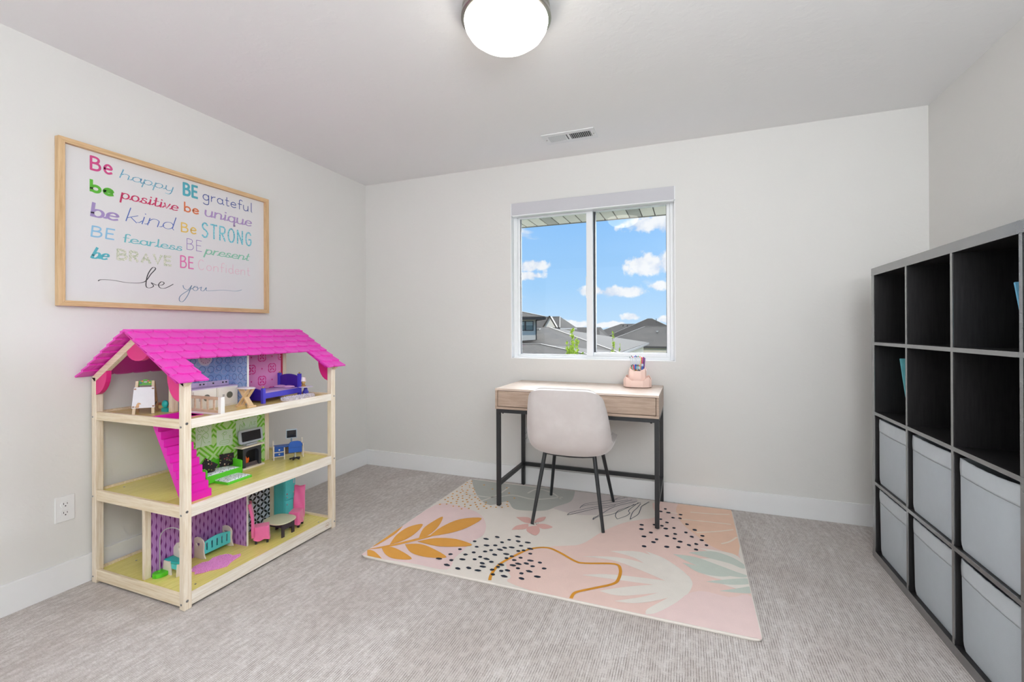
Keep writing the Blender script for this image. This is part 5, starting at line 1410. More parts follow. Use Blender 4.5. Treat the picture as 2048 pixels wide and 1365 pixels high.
part('paw_spot', _b, mat('spot_brown', (160, 120, 96), .5), bd, local=True)
_b = M()
for x, t, rx_, rz_ in ((-.021, .012, .0055, .009), (-.017, .021, .0062, .0045), (-.023, .006, .008, .005), (-.0115, .0195, .003, .0022)): _b.ball(ezp(x, t, .0068), rx_, .001, rz_, 10, 6)
part('printed_puppy', _b, mat('puppy_tan', (206, 164, 122), .5), bd, local=True)
pts = [(-.030, .0)]+[(-.030, .008), (-.034, .012), (-.034, .018), (-.026, .022), (-.016, .0215), (-.010, .027), (0, .029), (.010, .027), (.016, .0215), (.026, .022), (.034, .018), (.034, .012), (.030, .008), (.030, 0)]
hd = part('header', M().prism([(x, z+.129) for x, z in pts], 'y', -.001, .005), mat('easel_green', (96, 170, 70), .4), ez, local=True)
for (x, z, c_) in ((-.012, .020, (230, 130, 90)), (.010, .021, (220, 110, 120)), (.016, .013, (226, 210, 90)), (-.018, .012, (60, 110, 160)), (0, .016, (200, 196, 204))):
    part('header_spot', M().ball((x, -.0015, z+.129), .0045 if c_[0] != 200 else .007, .001, .0036, 10, 6), mat('spot_%d' % c_[0], c_, .5), hd, local=True)

ty = thing('pull_toy', 'small teal and tan pull toy behind the dollhouse easel', 'toy', (.292, -1.842, ZU))
part('rocker', M().box(.292, .330, -1.850, -1.832, ZU, ZU+.018), TEAL, ty, smooth=True)
part('head', M().ball((.306, -1.842, ZU+.036), .017, .012, .019, 14, 10), TEAL, ty, smooth=True)
part('body_block', M().box(.255, .300, -1.842, -1.824, ZU+.012, ZU+.028), mat('toy_tan', (214, 190, 130), .5), ty, bevel=.002)
part('back_ridge', M().prism([(.250, ZU+.028), (.300, ZU+.028), (.290, ZU+.037), (.282, ZU+.033), (.274, ZU+.040), (.266, ZU+.034), (.257, ZU+.039)], 'y', -1.839, -1.827), mat('toy_rust', (176, 104, 84), .6), ty)

# washing machines
def washer(label, y0_, y1_):
    t = thing('toy_washer', label, 'toy washing machine', (.395, (y0_+y1_)/2, ZU), 0, 'toy washer and dryer pair')
    part('cabinet', M().box(xm1+.002, .432, y0_+.001, y1_-.001, ZU, ZU+.098), WPL, t, bevel=.001)
    part('counter_top', M().box(xm1+.002, .434, y0_, y1_, ZU+.098, ZU+.103), LILC, t, bevel=.001)
    part('control_panel', M().box(xm1+.001, xm1+.010, y0_+.0005, y1_-.0005, ZU+.103, ZU+.126), LILC, t, bevel=.001)
    yc = (y0_+y1_)/2
    for dy in (-.030, .022, .040): part('knob', M().ball((xm1+.0125, yc+dy, ZU+.116), .0032, .0044, .0040, 12, 8), BLK, t, smooth=True)
    d_ = part('door', M().box(.432, .436, y0_+.006, y1_-.007, ZU+.008, ZU+.092), WPL, t, bevel=.001)
    part('porthole', M().cyl((.4355, yc+.008, ZU+.056), (.4366, yc+.008, ZU+.056), .0165, n=32), mat('porthole_gray', (112, 112, 102), .25, var=.12, vs=60), d_)
    part('latch', M().box(.4355, .437, yc-.030, yc-.020, ZU+.043, ZU+.062), mat('latch_gray', (176, 172, 170), .5), d_)
washer('white toy washer with round gray window behind the dollhouse railing', -1.800, -1.6775)
washer('white toy dryer with round gray window next to the crossed-leg table', -1.6770, -1.5625)

# crossed-leg table
xt = thing('toy_table', 'doll-size oval white table on crossed wooden legs, upper floor of the dollhouse', 'toy table', (.545, -1.612, ZU))
part('table_top', M().lathe([(.028, 0), (.0315, .001), (.032, .004), (.0305, .006)], (.545, -1.607, ZU+.091), 32, sx=1.75, sy=1.0), mat('toy_table_white', (234, 228, 236), .35), xt, smooth=True)
XW = mat('crossed_leg_wood', (218, 186, 146), .55, var=.06, vs=40)
for dy in (-.013, .013):
    part('leg', M().bar((.508, -1.607+dy, ZU+.004), (.582, -1.607+dy, ZU+.092), .007, .015, (0, 1, 0)), XW, xt)
    part('leg', M().bar((.582, -1.607+dy*.45, ZU+.004), (.508, -1.607+dy*.45, ZU+.092), .007, .015, (0, 1, 0)), XW, xt)
for x in (.505, .585): part('foot_bar', M().box(x-.007, x+.007, -1.628, -1.586, ZU, ZU+.008), XW, xt, bevel=.0008)

# bed
bd = thing('toy_bed', 'doll-size violet bed with arched headboard and lilac mattress in the pink-papered room', 'toy bed', (.450, -1.36, ZU))
BX0, BX1, BYF, BYH = .362, .545, -1.504, -1.240
def archp(xa, xb, zlow, zside, ztop, k=12): return [(xb, zlow), (xb, zside)]+[((xa+xb)/2+(xb-xa)/2*math.cos(PI*i/k), zside+(ztop-zside)*math.sin(PI*i/k)) for i in range(1, k)]+[(xa, zside), (xa, zlow)]
hb_ = part('headboard', M().prism(archp(.368, .518, ZU+.030, ZU+.105, ZU+.130), 'y', BYH-.006, BYH+.002), VIOD, bd, bevel=.0008)
fb_ = part('footboard', M().prism(archp(.372+.010, .538, ZU+.012, ZU+.050, ZU+.078), 'y', BYF-.003, BYF+.005), VIOD, bd, bevel=.0008)
for x, y, h_ in ((.359, BYH-.010, .133), (.512, BYH-.010, .133), (.372, BYF-.009, .078), (.536, BYF-.009, .080)):
    lg = part('bed_post', M().box(x, x+.017, y, y+.016, ZU, ZU+h_), VIO, bd, bevel=.0008)
    part('finial', M().ball((x+.0085, y+.008, ZU+h_+.004), .0052, .0052, .0052, 12, 8), GOLD, lg, smooth=True)
for xa_, xb_ in ((.380, .367), (.545, .525)): part('side_rail', M().bar((xa_, BYF+.005, ZU+.038), (xb_, BYH-.008, ZU+.038), .008, .028), VIO, bd, bevel=.0008)
mt_ = M().grid(lambda u, v: (.378+(.160-.012*v)*u, BYF+.006+.262*v, ZU+.050+.007*math.sin(PI*u)**.4+.0015*math.sin(9*u+4*v)-.002*(1 if u in (0, 1) else 0)), 14, 20)
o = part('mattress', mt_, mat('lilac_cloth', (206, 176, 222), .85, var=.04, bmp=.3), bd, smooth=True)
q = o.modifiers.new('thick', 'SOLIDIFY'); q.thickness = .012; q.offset = -1
for xc_ in (.425, .492):
    part('pillow', M().ball((xc_, BYH-.052, ZU+.062), .034, .030, .008, 16, 8), mat('lilac_pillow', (216, 170, 220), .85, var=.05), bd, smooth=True)

pd = thing('toy_side_table', 'doll-size round pale table on violet turned pedestal at the right end of the upper floor', 'toy table', (.539, -1.214, ZU))
part('table_top', M().lathe([(.036, 0), (.040, .001), (.040, .004), (.038, .005)], (.539, -1.214, ZU+.052), 32), mat('pedestal_top', (214, 206, 232), .35), pd, smooth=True)
part('pedestal', M().lathe([(.006, .006), (.013, .010), (.017, .018), (.017, .026), (.012, .034), (.010, .040), (.011, .044), (.008, .0465), (.007, .052)], (.539, -1.214, ZU), 24), mat('pedestal_violet', (56, 52, 160), .35), pd, smooth=True)
for i in range(3):
    a = R(20+120*i); part('foot', M().tube([(.539, -1.214, ZU+.010), (.539+.012*math.cos(a), -1.214+.012*math.sin(a), ZU+.009), (.539+.020*math.cos(a), -1.214+.020*math.sin(a), ZU+.003)], [.004, .0035, .0028], 8), MATS['pedestal_violet'], pd, smooth=True)
lm = thing('toy_lamp', 'tiny gold table lamp with white shade on the violet pedestal table', 'toy lamp', (.530, -1.222, ZU+.057))
part('lamp_base', M().lathe([(.014, 0), (.0145, .003), (.011, .007), (.0075, .011), (.008, .014), (.012, .018), (.0125, .024), (.009, .029), (.005, .031)], (.530, -1.222, ZU+.057), 24), GOLD, lm, smooth=True)
part('lamp_shade', M().lathe([(.0165, .030), (.0165, .031), (.0125, .054), (.0115, .054)], (.530, -1.222, ZU+.057), 24), mat('toy_shade', (238, 226, 228), .6), lm, smooth=True)

def fluffy(name, label, cx_, cy_, outline, z, m_, size, count, hgt, seed, base):
    t = thing(name, label, 'toy rug', (cx_, cy_, z))
    part('rug_base', M().prism(outline, 'z', z, z+.0025), base, t)
    r_ = random.Random(seed); mb = M()
    xs = [p[0] for p in outline]; ys = [p[1] for p in outline]; k = 0
    def ins(x, y):
        c = False
        for i in range(len(outline)):
            a, b_ = outline[i], outline[i-1]
            if (a[1] > y) != (b_[1] > y) and x < (b_[0]-a[0])*(y-a[1])/(b_[1]-a[1])+a[0]: c = not c
        return c
    while k < count:
        x, y = r_.uniform(min(xs), max(xs)), r_.uniform(min(ys), max(ys))
        if not ins(x, y): continue
        k += 1
        a = r_.uniform(0, 2*PI); l = size*r_.uniform(.6, 1.3); d = Vector((math.cos(a)*l, math.sin(a)*l, hgt*r_.uniform(.4, 1.1)))
        s_ = Vector((-math.sin(a), math.cos(a), 0))*size*.28; p = Vector((x, y, z+.002))
        mb.add([p-s_, p+s_, p+d*.6+s_*.8+Vector((0, 0, hgt*.25)), p+d*.6-s_*.8+Vector((0, 0, hgt*.25)), p+d], [(0,1,2,3), (3,2,4)])
    o = part('pile', mb, m_, t); o['kind'] = 'stuff'
fluffy('toy_shag_rug', 'doll-size fluffy white rug in front of the violet bed', .56, -1.30,
       [(.552, -1.400), (.578, -1.412), (.606, -1.396), (.618, -1.34), (.622, -1.26), (.606, -1.212), (.580, -1.200), (.556, -1.214), (.548, -1.30)], ZU, mat('white_fluff', (236, 232, 240), .9), .010, 2200, .016, 4, mat('fluff_base', (222, 218, 226), .9))

# ---- middle floor
FLOR, n, b = new_mat('black_floral'); co = objco(n)
vo = n.nodes.new('ShaderNodeTexVoronoi'); vo.inputs['Scale'].default_value = 95; n.links.new(co, vo.inputs['Vector'])
sc_ = n.nodes.new('ShaderNodeSeparateColor'); n.links.new(vo.outputs['Color'], sc_.inputs[0])
fm_ = X(n, vo.outputs['Distance']).lt(.34); pick = X(n, sc_.outputs[0])
c1 = mixc(n, pick.gt(.55), srgb(140, 56, 60), srgb(206, 186, 150)); c1 = mixc(n, pick.gt(.8), c1, srgb(110, 120, 60))
n.links.new(mixc(n, fm_*(pick.gt(.25)), srgb(26, 22, 26), c1), b.inputs['Base Color']); b.inputs['Roughness'].default_value = .85
WFL, n, b = new_mat('white_floral'); co = objco(n)
vo = n.nodes.new('ShaderNodeTexVoronoi'); vo.inputs['Scale'].default_value = 120; n.links.new(co, vo.inputs['Vector'])
sc_ = n.nodes.new('ShaderNodeSeparateColor'); n.links.new(vo.outputs['Color'], sc_.inputs[0]); pick = X(n, sc_.outputs[0])
c1 = mixc(n, pick.gt(.6), srgb(60, 66, 110), srgb(90, 150, 70)); c1 = mixc(n, pick.gt(.82), c1, srgb(30, 30, 40))
n.links.new(mixc(n, X(n, vo.outputs['Distance']).lt(.30), srgb(220, 228, 236), c1), b.inputs['Base Color']); b.inputs['Roughness'].default_value = .85

so = thing('toy_sofa', 'doll-size bright green sofa with patterned seat pad on the middle floor', 'toy sofa', (.415, -1.645, ZM))
SY0, SY1 = -1.752, -1.560
part('back_panel', M().box(.362, .368, SY0, SY1, ZM, ZM+.088), GRN, so, bevel=.0008)
part('seat_front', M().box(.454, .460, SY0, SY1, ZM+.004, ZM+.040), GRN, so, bevel=.0008)
part('seat_board', M().box(.368, .454, SY0+.006, SY1-.006, ZM+.028, ZM+.034), GRN, so)
for y in (SY0, SY1-.006):
    part('side_panel', M().prism([(.368, ZM), (.376, ZM), (.382, ZM+.008), (.442, ZM+.008), (.448, ZM), (.460, ZM), (.461, ZM+.070), (.455, ZM+.074), (.368, ZM+.082)], 'y', y, y+.006), GRN, so, bevel=.0008)
o = part('seat_pad', M().grid(lambda u, v: (.371+.082*u, SY0+.009+(SY1-SY0-.018)*v, ZM+.040+.008*(math.sin(PI*u)*math.sin(PI*v))**.35+.001*math.sin(12*v)), 12, 18), WFL, so, smooth=True)
q = o.modifiers.new('thick', 'SOLIDIFY'); q.thickness = .008; q.offset = -1
def cushion(label, c, w_, h_, th_, rx_, ry_, rz_):
    t = solo('toy_cushion', M().grid(lambda u, v: ((u-.5)*w_, th_/2*(math.sin(PI*u)*math.sin(PI*v))**.5, (v-.5)*h_), 13, 13).grid(lambda u, v: ((u-.5)*w_, -th_/2*(math.sin(PI*u)*math.sin(PI*v))**.5, (v-.5)*h_), 13, 13)
        .xf(lambda p: Vector(c)+Euler((R(rx_), R(ry_), R(rz_))).to_matrix() @ p), FLOR, label, 'cushion', 'black flowered doll cushions', smooth=True)
cushion('black flowered doll cushion upright at right end of the green sofa', (.388, -1.592, ZM+.078), .074, .062, .018, -10, 4, 82)
cushion('black flowered doll cushion tipped over at left end of the green sofa', (.412, -1.706, ZM+.074), .074, .060, .018, -16, 38, 76)
ot = thing('toy_ottoman', 'low green slab with patterned pad in front of the green toy sofa', 'toy ottoman', (.478, -1.640, ZM))
OC = Vector((.487, -1.6425, 0)); 
def otp(x, y, z): 
    a = R(2); return (OC.x+x*math.cos(a)-y*math.sin(a), OC.y+x*math.sin(a)+y*math.cos(a), ZM+z)
_b = M().box(-.050, .052, -.070, .066, 0, .012).xf(lambda p: otp(p.x+.010, p.y, p.z))
part('slab', _b, GRN, ot, bevel=.0015)
o = part('pad', M().grid(lambda u, v: otp((u-.5)*.092+.010, (v-.5)*.128-.002, .014+.005*(math.sin(PI*u)*math.sin(PI*v))**.35), 12, 16), WFL, ot, smooth=True)
q = o.modifiers.new('thick', 'SOLIDIFY'); q.thickness = .005; q.offset = -1

# fireplace
fp = thing('toy_fireplace', 'doll-size dark gray fireplace with orange flame and pale mantel on the middle floor', 'toy fireplace', (.385, -1.455, ZM))
FG = mat('fireplace_gray', (52, 54, 62), .5, var=.04); FBK = mat('fireplace_black', (16, 14, 16), .7)
FY0, FY1 = -1.512, -1.400
part('hearth', M().box(.362, .414, FY0-.006, FY1+.014, ZM, ZM+.009), LWP, fp, bevel=.001)
part('mantel', M().box(.358, .416, FY0-.016, FY1+.012, ZM+.116, ZM+.124), LWP, fp, bevel=.001)
arch = [(FY0+.016, ZM+.009), (FY0+.016, ZM+.080), (FY0+.020, ZM+.092), (FY0+.032, ZM+.099), (FY1-.032, ZM+.099), (FY1-.020, ZM+.092), (FY1-.016, ZM+.080), (FY1-.016, ZM+.009)]
outer = [(FY0, ZM+.009), (FY0, ZM+.116), (FY1, ZM+.116), (FY1, ZM+.009)]
_b = M().prism([outer[0], outer[1], arch[2], arch[1], arch[0]], 'x', .400, .405).prism([outer[1], outer[2], arch[5], arch[4], arch[3], arch[2]], 'x', .400, .405).prism([outer[2], outer[3], arch[7], arch[6], arch[5]], 'x', .400, .405)
part('surround', _b, FG, fp)
part('side_panel', M().box(.364, .400, FY0, FY0+.008, ZM+.009, ZM+.116), FBK, fp); part('side_panel', M().box(.364, .400, FY1-.008, FY1, ZM+.009, ZM+.116), FG, fp)
part('firebox_back', M().box(.362, .366, FY0, FY1, ZM+.009, ZM+.116), FBK, fp)
part('flame', M().prism([(FY0+.026, ZM+.020), (FY0+.018, ZM+.036), (FY0+.021, ZM+.056), (FY0+.028, ZM+.076), (FY0+.036, ZM+.060), (FY0+.043, ZM+.048), (FY0+.050, ZM+.056), (FY0+.053, ZM+.044), (FY0+.048, ZM+.028), (FY0+.040, ZM+.020)], 'x', .380, .385), mat('toy_flame_orange', (232, 104, 36), .5), fp, bevel=.001)
for i in range(3): part('log', M().bar((.396-i*.003, FY0+.018, ZM+.013+i*.006), (.396-i*.003, FY1-.018, ZM+.014+i*.006), .007, .0045), mat('toy_log', (112, 96, 100), .7), fp)
tv = thing('toy_television', 'silver toy television tilted on the fireplace mantel', 'toy television', (.388, -1.452, ZM+.124))
SILV = mat('toy_silver', (176, 182, 190), .35, .2)
part('stand', M().box(.374, .404, -1.490, -1.424, ZM+.1245, ZM+.134), SILV, tv, bevel=.002)
TVR = Euler((0, R(-8), R(-3))).to_matrix(); TVC = Vector((.386, -1.452, ZM+.172))
part('case', M().prism(rpoly(-.069, .069, -.037, .037, .010), 'x', -.006, .007).xf(lambda p: TVC+TVR @ p), SILV, tv, bevel=.0015)
part('screen', M().prism(rpoly(-.056, .056, -.026, .026, .004), 'x', .0068, .0078).xf(lambda p: TVC+TVR @ p), mat('toy_screen', (30, 30, 36), .2), tv)

# blue desk, chair, monitor
dkk = thing('toy_desk', 'doll-size blue desk with two drawers and pale posts on the middle floor', 'toy desk', (.410, -1.235, ZM))
DA, DB = Vector((.4045, -1.318, 0)), Vector((.500, -1.196, 0))
du = (DB-DA).normalized(); dv = Vector((-du.y, du.x, 0))
def dp(a, c, z): p = DA+du*a+dv*c; return (p.x, p.y, ZM+z)
def dbox(a0, a1, c0, c1, z0, z1): return M().box(a0, a1, c0, c1, z0, z1).xf(lambda p: dp(p.x, p.y, p.z))
LD = (DB-DA).length
for a, h_ in ((0, .100), (LD, .100)):
    part('end_post', dbox(a-.003, a+.003, -.004, .006, 0, .082), LWP, dkk); part('end_post', dbox(a-.003, a+.003, .050, .060, 0, .104), LWP, dkk)
    part('end_rail', dbox(a-.002, a+.002, .006, .050, .060, .074), LWP, dkk)
part('desk_top', dbox(.003, LD-.003, -.003, .052, .070, .076), BLU, dkk, bevel=.0006)
part('end_post', dbox(.053, .058, -.003, .004, 0, .070), LWP, dkk)
part('drawer_case', dbox(.004, .053, .003, .048, .020, .070), mat('toy_blue_dark', (20, 60, 130), .5), dkk)
part('crossbar', dbox(.003, .053, -.003, .004, .042, .046), LWP, dkk); part('crossbar', dbox(.003, .053, -.003, .004, .016, .020), LWP, dkk)
part('back_panel', dbox(.058, LD-.003, .040, .044, .018, .070), wood('brown_panel', (112, 90, 76), (146, 120, 102), (1, 1, 9), 12), dkk)
for z in (.022, .048):
    dr = part('drawer', dbox(.006, .051, -.002, .003, z, z+.019), BLU, dkk, bevel=.0006)
    part('knob', M().ball(dp(.0285, -.004, z+.010), .0045, .0045, .0045, 10, 8), LWP, dr, smooth=True)
mo = thing('toy_monitor', 'small black-screened monitor on a gray stalk above the blue toy desk', 'toy monitor', dp(.095, .030, .076))
part('stalk', M().cyl(dp(.095, .030, .076), dp(.095, .030, .118), .0042, n=12), mat('toy_steel_blue', (120, 142, 166), .4), mo, smooth=True)
part('monitor_case', dbox(.066, .124, .024, .031, .112, .166), mat('monitor_rim', (176, 190, 204), .4), mo, bevel=.001)
part('screen', dbox(.070, .120, .0228, .0242, .117, .159), mat('monitor_black', (24, 24, 32), .25), mo)
cc = thing('toy_office_chair', 'doll-size blue swivel chair with black star base in front of the blue desk', 'toy chair', (.500, -1.255, ZM))
CA = Vector((.497, -1.252, ZM)); fdir = Vector((-.74, .67, 0)).normalized(); sdir = Vector((.67, .74, 0)).normalized()
def cp(s_, f_, z): p = CA+sdir*s_+fdir*f_; return (p.x, p.y, ZM+z)
for i in range(5):
    a = R(72*i+30); part('base_arm', M().bar(cp(0, 0, .010), cp(.026*math.cos(a), .026*math.sin(a), .006), .007, .006), BLK, cc); part('caster', M().ball(cp(.026*math.cos(a), .026*math.sin(a), .005), .005, .005, .005, 10, 6), BLK, cc, smooth=True)
part('gas_lift', M().cyl(cp(0, 0, .010), cp(0, 0, .050), .0055, n=12), mat('toy_chrome', (190, 192, 196), .25, .6), cc, smooth=True)
part('seat', M().prism(rpoly(-.034, .034, -.030, .034, .010), 'z', .050, .060).xf(lambda p: cp(p.x, p.y, p.z)), BLU, cc, bevel=.0015)
part('backrest', M().prism([(-.035, .048), (.035, .048), (.035, .094), (.028, .108), (.012, .113), (-.012, .113), (-.028, .108), (-.035, .094)], 'y', -.038, -.029).xf(lambda p: cp(p.x, p.y, p.z)), BLU, cc, bevel=.0015)
part('backrest_crease', M().box(-.0352, .0352, -.0386, -.037, .0765, .0780).xf(lambda p: cp(p.x, p.y, p.z)), mat('toy_blue_crease', (12, 54, 124), .5), cc)

# ---- bottom floor
al = thing('toy_arc_lamp', 'doll-size arc floor lamp with bright green oval base, bottom floor of the dollhouse', 'toy lamp', (.372, -1.905, ZB))
part('base', M().lathe([(.030, 0), (.032, .002), (.032, .017), (.030, .019)], (.380, -1.905, ZB), 36, sx=.86, sy=1.12), GRN, al, bevel=0, smooth=True)
part('base', M().lathe([(.005, .019), (.006, .021), (.005, .024)], (.374, -1.908, ZB), 16), GRN, al, smooth=True)
apts = [(.374, -1.908, ZB+.020), (.374, -1.908, ZB+.165)]+[(.374+.062*(1-math.cos(R(a))), -1.908+.028*(1-math.cos(R(a)))*.6, ZB+.165+.055*math.sin(R(a))) for a in range(10, 181, 12)]
part('arc_pole', M().tube(apts, .0022, 8), mat('toy_wire', (200, 202, 206), .3, .6), al, smooth=True)
_e = apts[-1]
part('lamp_shade', M().lathe([(.004, 0), (.009, -.006), (.022, -.032), (.021, -.032), (.008, -.008)], (_e[0], _e[1], _e[2]), 24), WPL, al, smooth=True)
# bench / rocking chair with teal seat
bn = thing('toy_bench', 'doll-size pale wood chair with heart cut-out back and teal seat behind the front post', 'toy chair', (.410, -1.862, ZB))
def heart(cx_, cz_, s_):
    return [(cx_+s_*16*math.sin(t)**3/16, cz_+s_*(13*math.cos(t)-5*math.cos(2*t)-2*math.cos(3*t)-math.cos(4*t))/16) for t in [2*PI*i/20 for i in range(20)]]
def holed(outer, hole, ax, a, b_):
    """panel with a hole: split the ring between outline and hole into strips by angle"""
    n_ = 40; cx_ = sum(p[0] for p in hole)/len(hole); cz_ = sum(p[1] for p in hole)/len(hole)
    def hit(poly, an):
        d = (math.cos(an), math.sin(an)); best = None
        for i in range(len(poly)):
            p, q_ = poly[i-1], poly[i]; ex, ez_ = q_[0]-p[0], q_[1]-p[1]; den = d[0]*ez_-d[1]*ex
            if abs(den) < 1e-12: continue
            t = ((p[0]-cx_)*ez_-(p[1]-cz_)*ex)/den; s_ = ((p[0]-cx_)*d[1]-(p[1]-cz_)*d[0])/den
            if t > 1e-9 and -1e-6 <= s_ <= 1+1e-6: best = t if best is None else max(best, t)
        return (cx_+d[0]*best, cz_+d[1]*best)
    ans = sorted([2*PI*i/n_-PI for i in range(n_)]+[math.atan2(p[1]-cz_, p[0]-cx_) for p in outer])
    O = [hit(outer, t) for t in ans]; Hh = [hit(hole, t) for t in ans]; mb = M()
    def P(p, t): q_ = list(p); q_.insert('xyz'.index(ax), t); return tuple(q_)
    k = len(ans); vs = [P(p, a) for p in O]+[P(p, a) for p in Hh]+[P(p, b_) for p in O]+[P(p, b_) for p in Hh]; fs = []
    for i in range(k):
        j = (i+1) % k
        fs += [(i, j, k+j, k+i), (2*k+i, 3*k+i, 3*k+j, 2*k+j), (i, 2*k+i, 2*k+j, j), (k+i, k+j, 3*k+j, 3*k+i)]
    return mb.add(vs, fs)
bk = [(.368, ZB+.070), (.368, ZB+.098)]+[(.368+.090*i/8, ZB+.098+.036*math.sin(PI*i/8*.5+.0)) for i in range(1, 9)]+[(.462, ZB+.070)]
part('back_panel', holed([(.372, ZB+.058), (.372, ZB+.100), (.392, ZB+.124), (.420, ZB+.132), (.448, ZB+.124), (.468, ZB+.100), (.468, ZB+.058)], heart(.420, ZB+.100, .016), 'y', -1.848, -1.842), LWP, bn, bevel=.0006)
part('seat', M().grid(lambda u, v: (.370+.100*u, -1.888+.044*v, ZB+.061-.006*math.sin(PI*u)), 10, 4), TEAL, bn, solid=.008, smooth=True)
for x in (.372, .464):
    part('side_panel', M().prism([(-1.894, ZB), (-1.840, ZB), (-1.842, ZB+.056), (-1.890, ZB+.056)], 'x', x-.003, x+.003), LWP, bn, bevel=.0006)
part('side_panel', M().prism([(.372, ZB), (.424, ZB), (.416, ZB+.060), (.374, ZB+.060)], 'y', -1.892, -1.886), LWP, bn, bevel=.0006)
part('seat_apron', M().box(.416, .462, -1.886, -1.880, ZB+.028, ZB+.054), TEAL2, bn)
# crib
cr_ = thing('toy_cradle', 'doll-size cradle with aqua slatted sides and pale heart cut-out ends', 'toy cradle', (.370, -1.660, ZB))
CY0, CY1 = -1.740, -1.588
endp = [(.326, ZB+.004), (.330, ZB+.014), (.334, ZB+.040), (.330, ZB+.078), (.338, ZB+.092), (.362, ZB+.102), (.386, ZB+.102), (.408, ZB+.092), (.416, ZB+.078), (.412, ZB+.040), (.418, ZB+.016), (.426, ZB+.006), (.418, ZB+.003), (.400, ZB+.0005), (.372, ZB), (.345, ZB+.0005)]
endp = [(x+.008, z) for x, z in endp][::-1]
for y in (CY0, CY1-.006): part('end_board', holed(endp, heart(.381, ZB+.068, .0135), 'y', y, y+.006), LWP, cr_, bevel=.0006)
def slatside(xc_, lean):
    mb = M(); y0_, y1_ = CY0+.006, CY1-.006; nsl = 5; zb, zt = ZB+.020, ZB+.082
    L = y1_-y0_; sw = .0075; gap0 = L*.13; step = (L-2*gap0)/(nsl-1)
    def top(y): return zt+.012*math.sin(PI*(y-y0_)/L)-.004
    ys = [y0_]
    for i in range(nsl): c = y0_+gap0+step*i; ys += [c-sw/2, c+sw/2]
    ys.append(y1_)
    for i in range(len(ys)-1):
        a, c = ys[i], ys[i+1]; slot = i % 2 == 1
        k = 1 if slot else 3
        for q_ in range(k):
            p0, p1 = a+(c-a)*q_/k, a+(c-a)*(q_+1)/k
            spans = [(zb, zb+.016, zb+.016), (zb+.052, None, None)] if slot else [(zb, None, None)]
            for (zl, zh0, zh1) in spans:
                h0 = top(p0) if zh0 is None else zh0; h1 = top(p1) if zh1 is None else zh1
                mb.add([(xc_, p0, zl), (xc_+.005, p0, zl), (xc_+.005, p1, zl), (xc_, p1, zl), (xc_, p0, h0), (xc_+.005, p0, h0), (xc_+.005, p1, h1), (xc_, p1, h1)], [(3,2,1,0), (4,5,6,7), (0,1,5,4), (1,2,6,5), (2,3,7,6), (3,0,4,7)])
    return mb
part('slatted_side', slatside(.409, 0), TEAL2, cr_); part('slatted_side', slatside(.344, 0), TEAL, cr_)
part('cradle_floor', M().box(.349, .409, CY0+.006, CY1-.006, ZB+.018, ZB+.023), TEAL, cr_)
# crocheted pink rug
CRO = mat('pink_yarn', (236, 160, 222), .9, var=.08, vs=60)
ol = [(.452, -1.806), (.478, -1.838), (.500, -1.830), (.520, -1.846), (.540, -1.826), (.552, -1.800), (.575, -1.775), (.590, -1.745), (.572, -1.712), (.566, -1.690), (.560, -1.655), (.546, -1.642), (.528, -1.668), (.505, -1.664), (.480, -1.668), (.462, -1.690), (.456, -1.715), (.470, -1.745), (.452, -1.765)]
t = thing('toy_crochet_rug', 'doll-size pink crocheted rug of irregular shape beside the cradle', 'toy rug', (.512, -1.745, ZB))
part('rug_base', M().prism(ol, 'z', ZB, ZB+.0018), mat('pink_yarn_deep', (206, 108, 182), .9, var=.06), t, bevel=.0008)
mb = M(); r_ = random.Random(9)
def ins(x, y, P):
    c = False
    for i in range(len(P)):
        a, b_ = P[i], P[i-1]
        if (a[1] > y) != (b_[1] > y) and x < (b_[0]-a[0])*(y-a[1])/(b_[1]-a[1])+a[0]: c = not c
    return c
yy = -1.846; rowi = 0
while yy < -1.640:
    xx = .448+(.0035 if rowi % 2 else 0)
    while xx < .594:
        if ins(xx, yy, ol): mb.ball((xx+r_.uniform(-.001, .001), yy+r_.uniform(-.001, .001), ZB+.0038), .0040, .0028, .0042, 6, 4)
        xx += .0088
    yy += .0072; rowi += 1
for i in range(len(ol)):
    a, c = Vector(ol[i-1]), Vector(ol[i]); L = (c-a).length; k = max(1, int(L/.006))
    for j in range(k): p = a+(c-a)*j/k; mb.ball((p.x, p.y, ZB+.003), .0036, .0036, .003, 6, 4)
o = part('yarn_stitches', mb, CRO, t, smooth=True); o['kind'] = 'stuff'

# slip-covered chairs and round-cornered table
SATIN = mat('pink_satin', (232, 110, 166), .3, var=.12, vs=24, bmp=.25, bs=60, sheen=.5)
def pchair(label, x, y, rz, s_):
    t = thing('toy_dining_chair', label, 'toy chair', (x, y, ZB), R(rz), 'pink satin doll chairs'); t.scale = (s_, s_, s_)
    for a, c in ((-1, -1), (1, -1), (-1, 1), (1, 1)): part('leg', M().box(a*.019-.0045, a*.019+.0045, c*.022-.0045, c*.022+.0045, 0, .024), BLK, t, local=True)
    def skirt(u, v):
        an = 2*PI*u; cx_, sy_ = math.cos(an), math.sin(an); k = 1/max(abs(cx_), abs(sy_)); k = min(k, 1.28)
        fl_ = 1+.10*(1-v)**2; w_ = 1+.03*math.sin(7*an+v*2)*(1-v)
        return (cx_*k*.0255*fl_*w_, sy_*k*.030*fl_*w_, .016+.052*v-(.003*math.sin(5*an) if v == 0 else 0))
    part('slip_cover', M().grid(skirt, 40, 8, closed_u=True).prism(rpoly(-.0245, .0245, -.029, .029, .006), 'z', .062, .073), SATIN, t, local=True, bevel=.002, smooth=True)
    part('seat_back', M().grid(lambda u, v: ((u-.5)*.052*(1-.04*v), .033+.012*v*v+.0015*math.sin(6*u+8*v), .030+.145*v+(.004*abs(u-.5)*2 if v == 1 else 0)), 12, 16), SATIN, t, local=True, solid=.011, smooth=True)
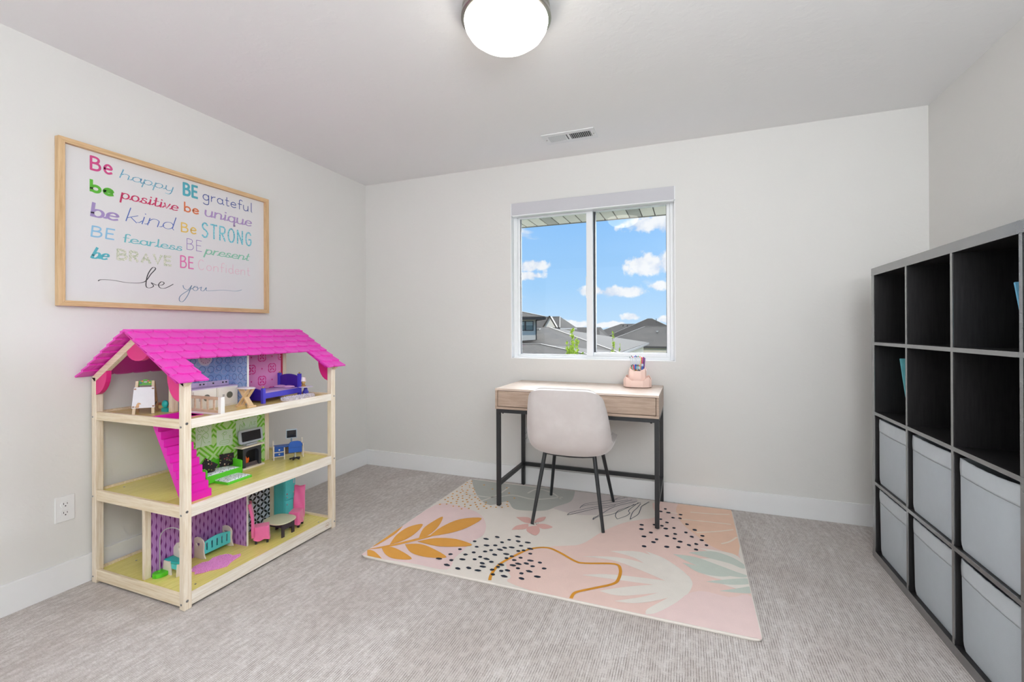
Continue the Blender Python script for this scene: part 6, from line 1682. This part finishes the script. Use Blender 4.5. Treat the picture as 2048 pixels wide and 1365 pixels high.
pchair('pink satin slip-covered doll chair nearest the purple wall, seen from its side', .520, -1.495, 138, 1.2)
pchair('pink satin slip-covered doll chair behind the doll table, by the aqua fridge', .533, -1.280, 24, 1.2)
tb = thing('toy_dining_table', 'doll-size dark table with pale rounded-square top on the bottom floor', 'toy table', (.545, -1.385, ZB))
TC = Vector((.530, -1.390, 0)); TA = R(93)
def tp(x, y, z): return (TC.x+x*math.cos(TA)-y*math.sin(TA), TC.y+x*math.sin(TA)+y*math.cos(TA), ZB+z)
sq = [(.070*abs(math.cos(t))**.74*(1 if math.cos(t) > 0 else -1), .078*abs(math.sin(t))**.74*(1 if math.sin(t) > 0 else -1)) for t in [2*PI*i/40 for i in range(40)]]
part('table_top', M().prism(sq, 'z', .074, .080).xf(lambda p: tp(p.x, p.y, p.z)), mat('toy_table_top', (206, 206, 178), .35, var=.03), tb, bevel=.0015)
for sx in (-1, 1):
    part('leg_panel', M().prism([(-.044, 0), (-.026, 0), (-.026, .038), (.026, .038), (.026, 0), (.044, 0), (.044, .074), (-.044, .074)], 'y', sx*.056-.0035, sx*.056+.0035).xf(lambda p: tp(p.x, p.y, p.z)), mat('toy_plum_black', (58, 48, 60), .45), tb, bevel=.0008)
part('apron', M().box(-.042, -.037, -.0525, .0525, .052, .074).xf(lambda p: tp(p.x, p.y, p.z)), MATS['toy_plum_black'], tb)
part('apron', M().box(.037, .042, -.0525, .0525, .052, .074).xf(lambda p: tp(p.x, p.y, p.z)), MATS['toy_plum_black'], tb)
part('knob', M().ball(tp(.010, -.0605, .066), .0030, .0036, .0030, 10, 6), GOLD, tb, smooth=True)
# fridge
fr_ = thing('toy_fridge', 'tall aqua toy refrigerator against the partition on the bottom floor', 'toy refrigerator', (.395, -1.235, ZB))
RX0, RX1, RY0_, RY1_ = .350, .432, -1.272, -1.195
part('cabinet', M().box(RX0, RX1, RY0_, RY1_, ZB, ZB+.245), TEAL2, fr_, bevel=.004, seg=3)
for z0_, z1_ in ((ZB+.004, ZB+.120), (ZB+.123, ZB+.242)):
    part('door', M().box(RX1, RX1+.008, RY0_+.001, RY1_-.001, z0_, z1_), TEAL2, fr_, bevel=.004, seg=3)
for z in (ZB+.100, ZB+.142): part('door_knob', M().ball((RX1+.012, RY0_+.012, z), .0045, .0045, .0045, 10, 8), SILV, fr_, smooth=True)
part('fridge_note', M().box(RX1+.0078, RX1+.0086, RY1_-.018, RY1_-.010, ZB+.210, ZB+.235), mat('note_pale', (190, 210, 224), .5), fr_)
part('flower_magnet', M().ball((RX1+.009, RY1_-.012, ZB+.158), .0014, .0065, .0065, 12, 6), WPL, fr_); part('red_magnet', M().ball((RX1+.009, RY0_+.014, ZB+.160), .0014, .004, .004, 10, 6), mat('magnet_red', (204, 40, 60), .5), fr_)
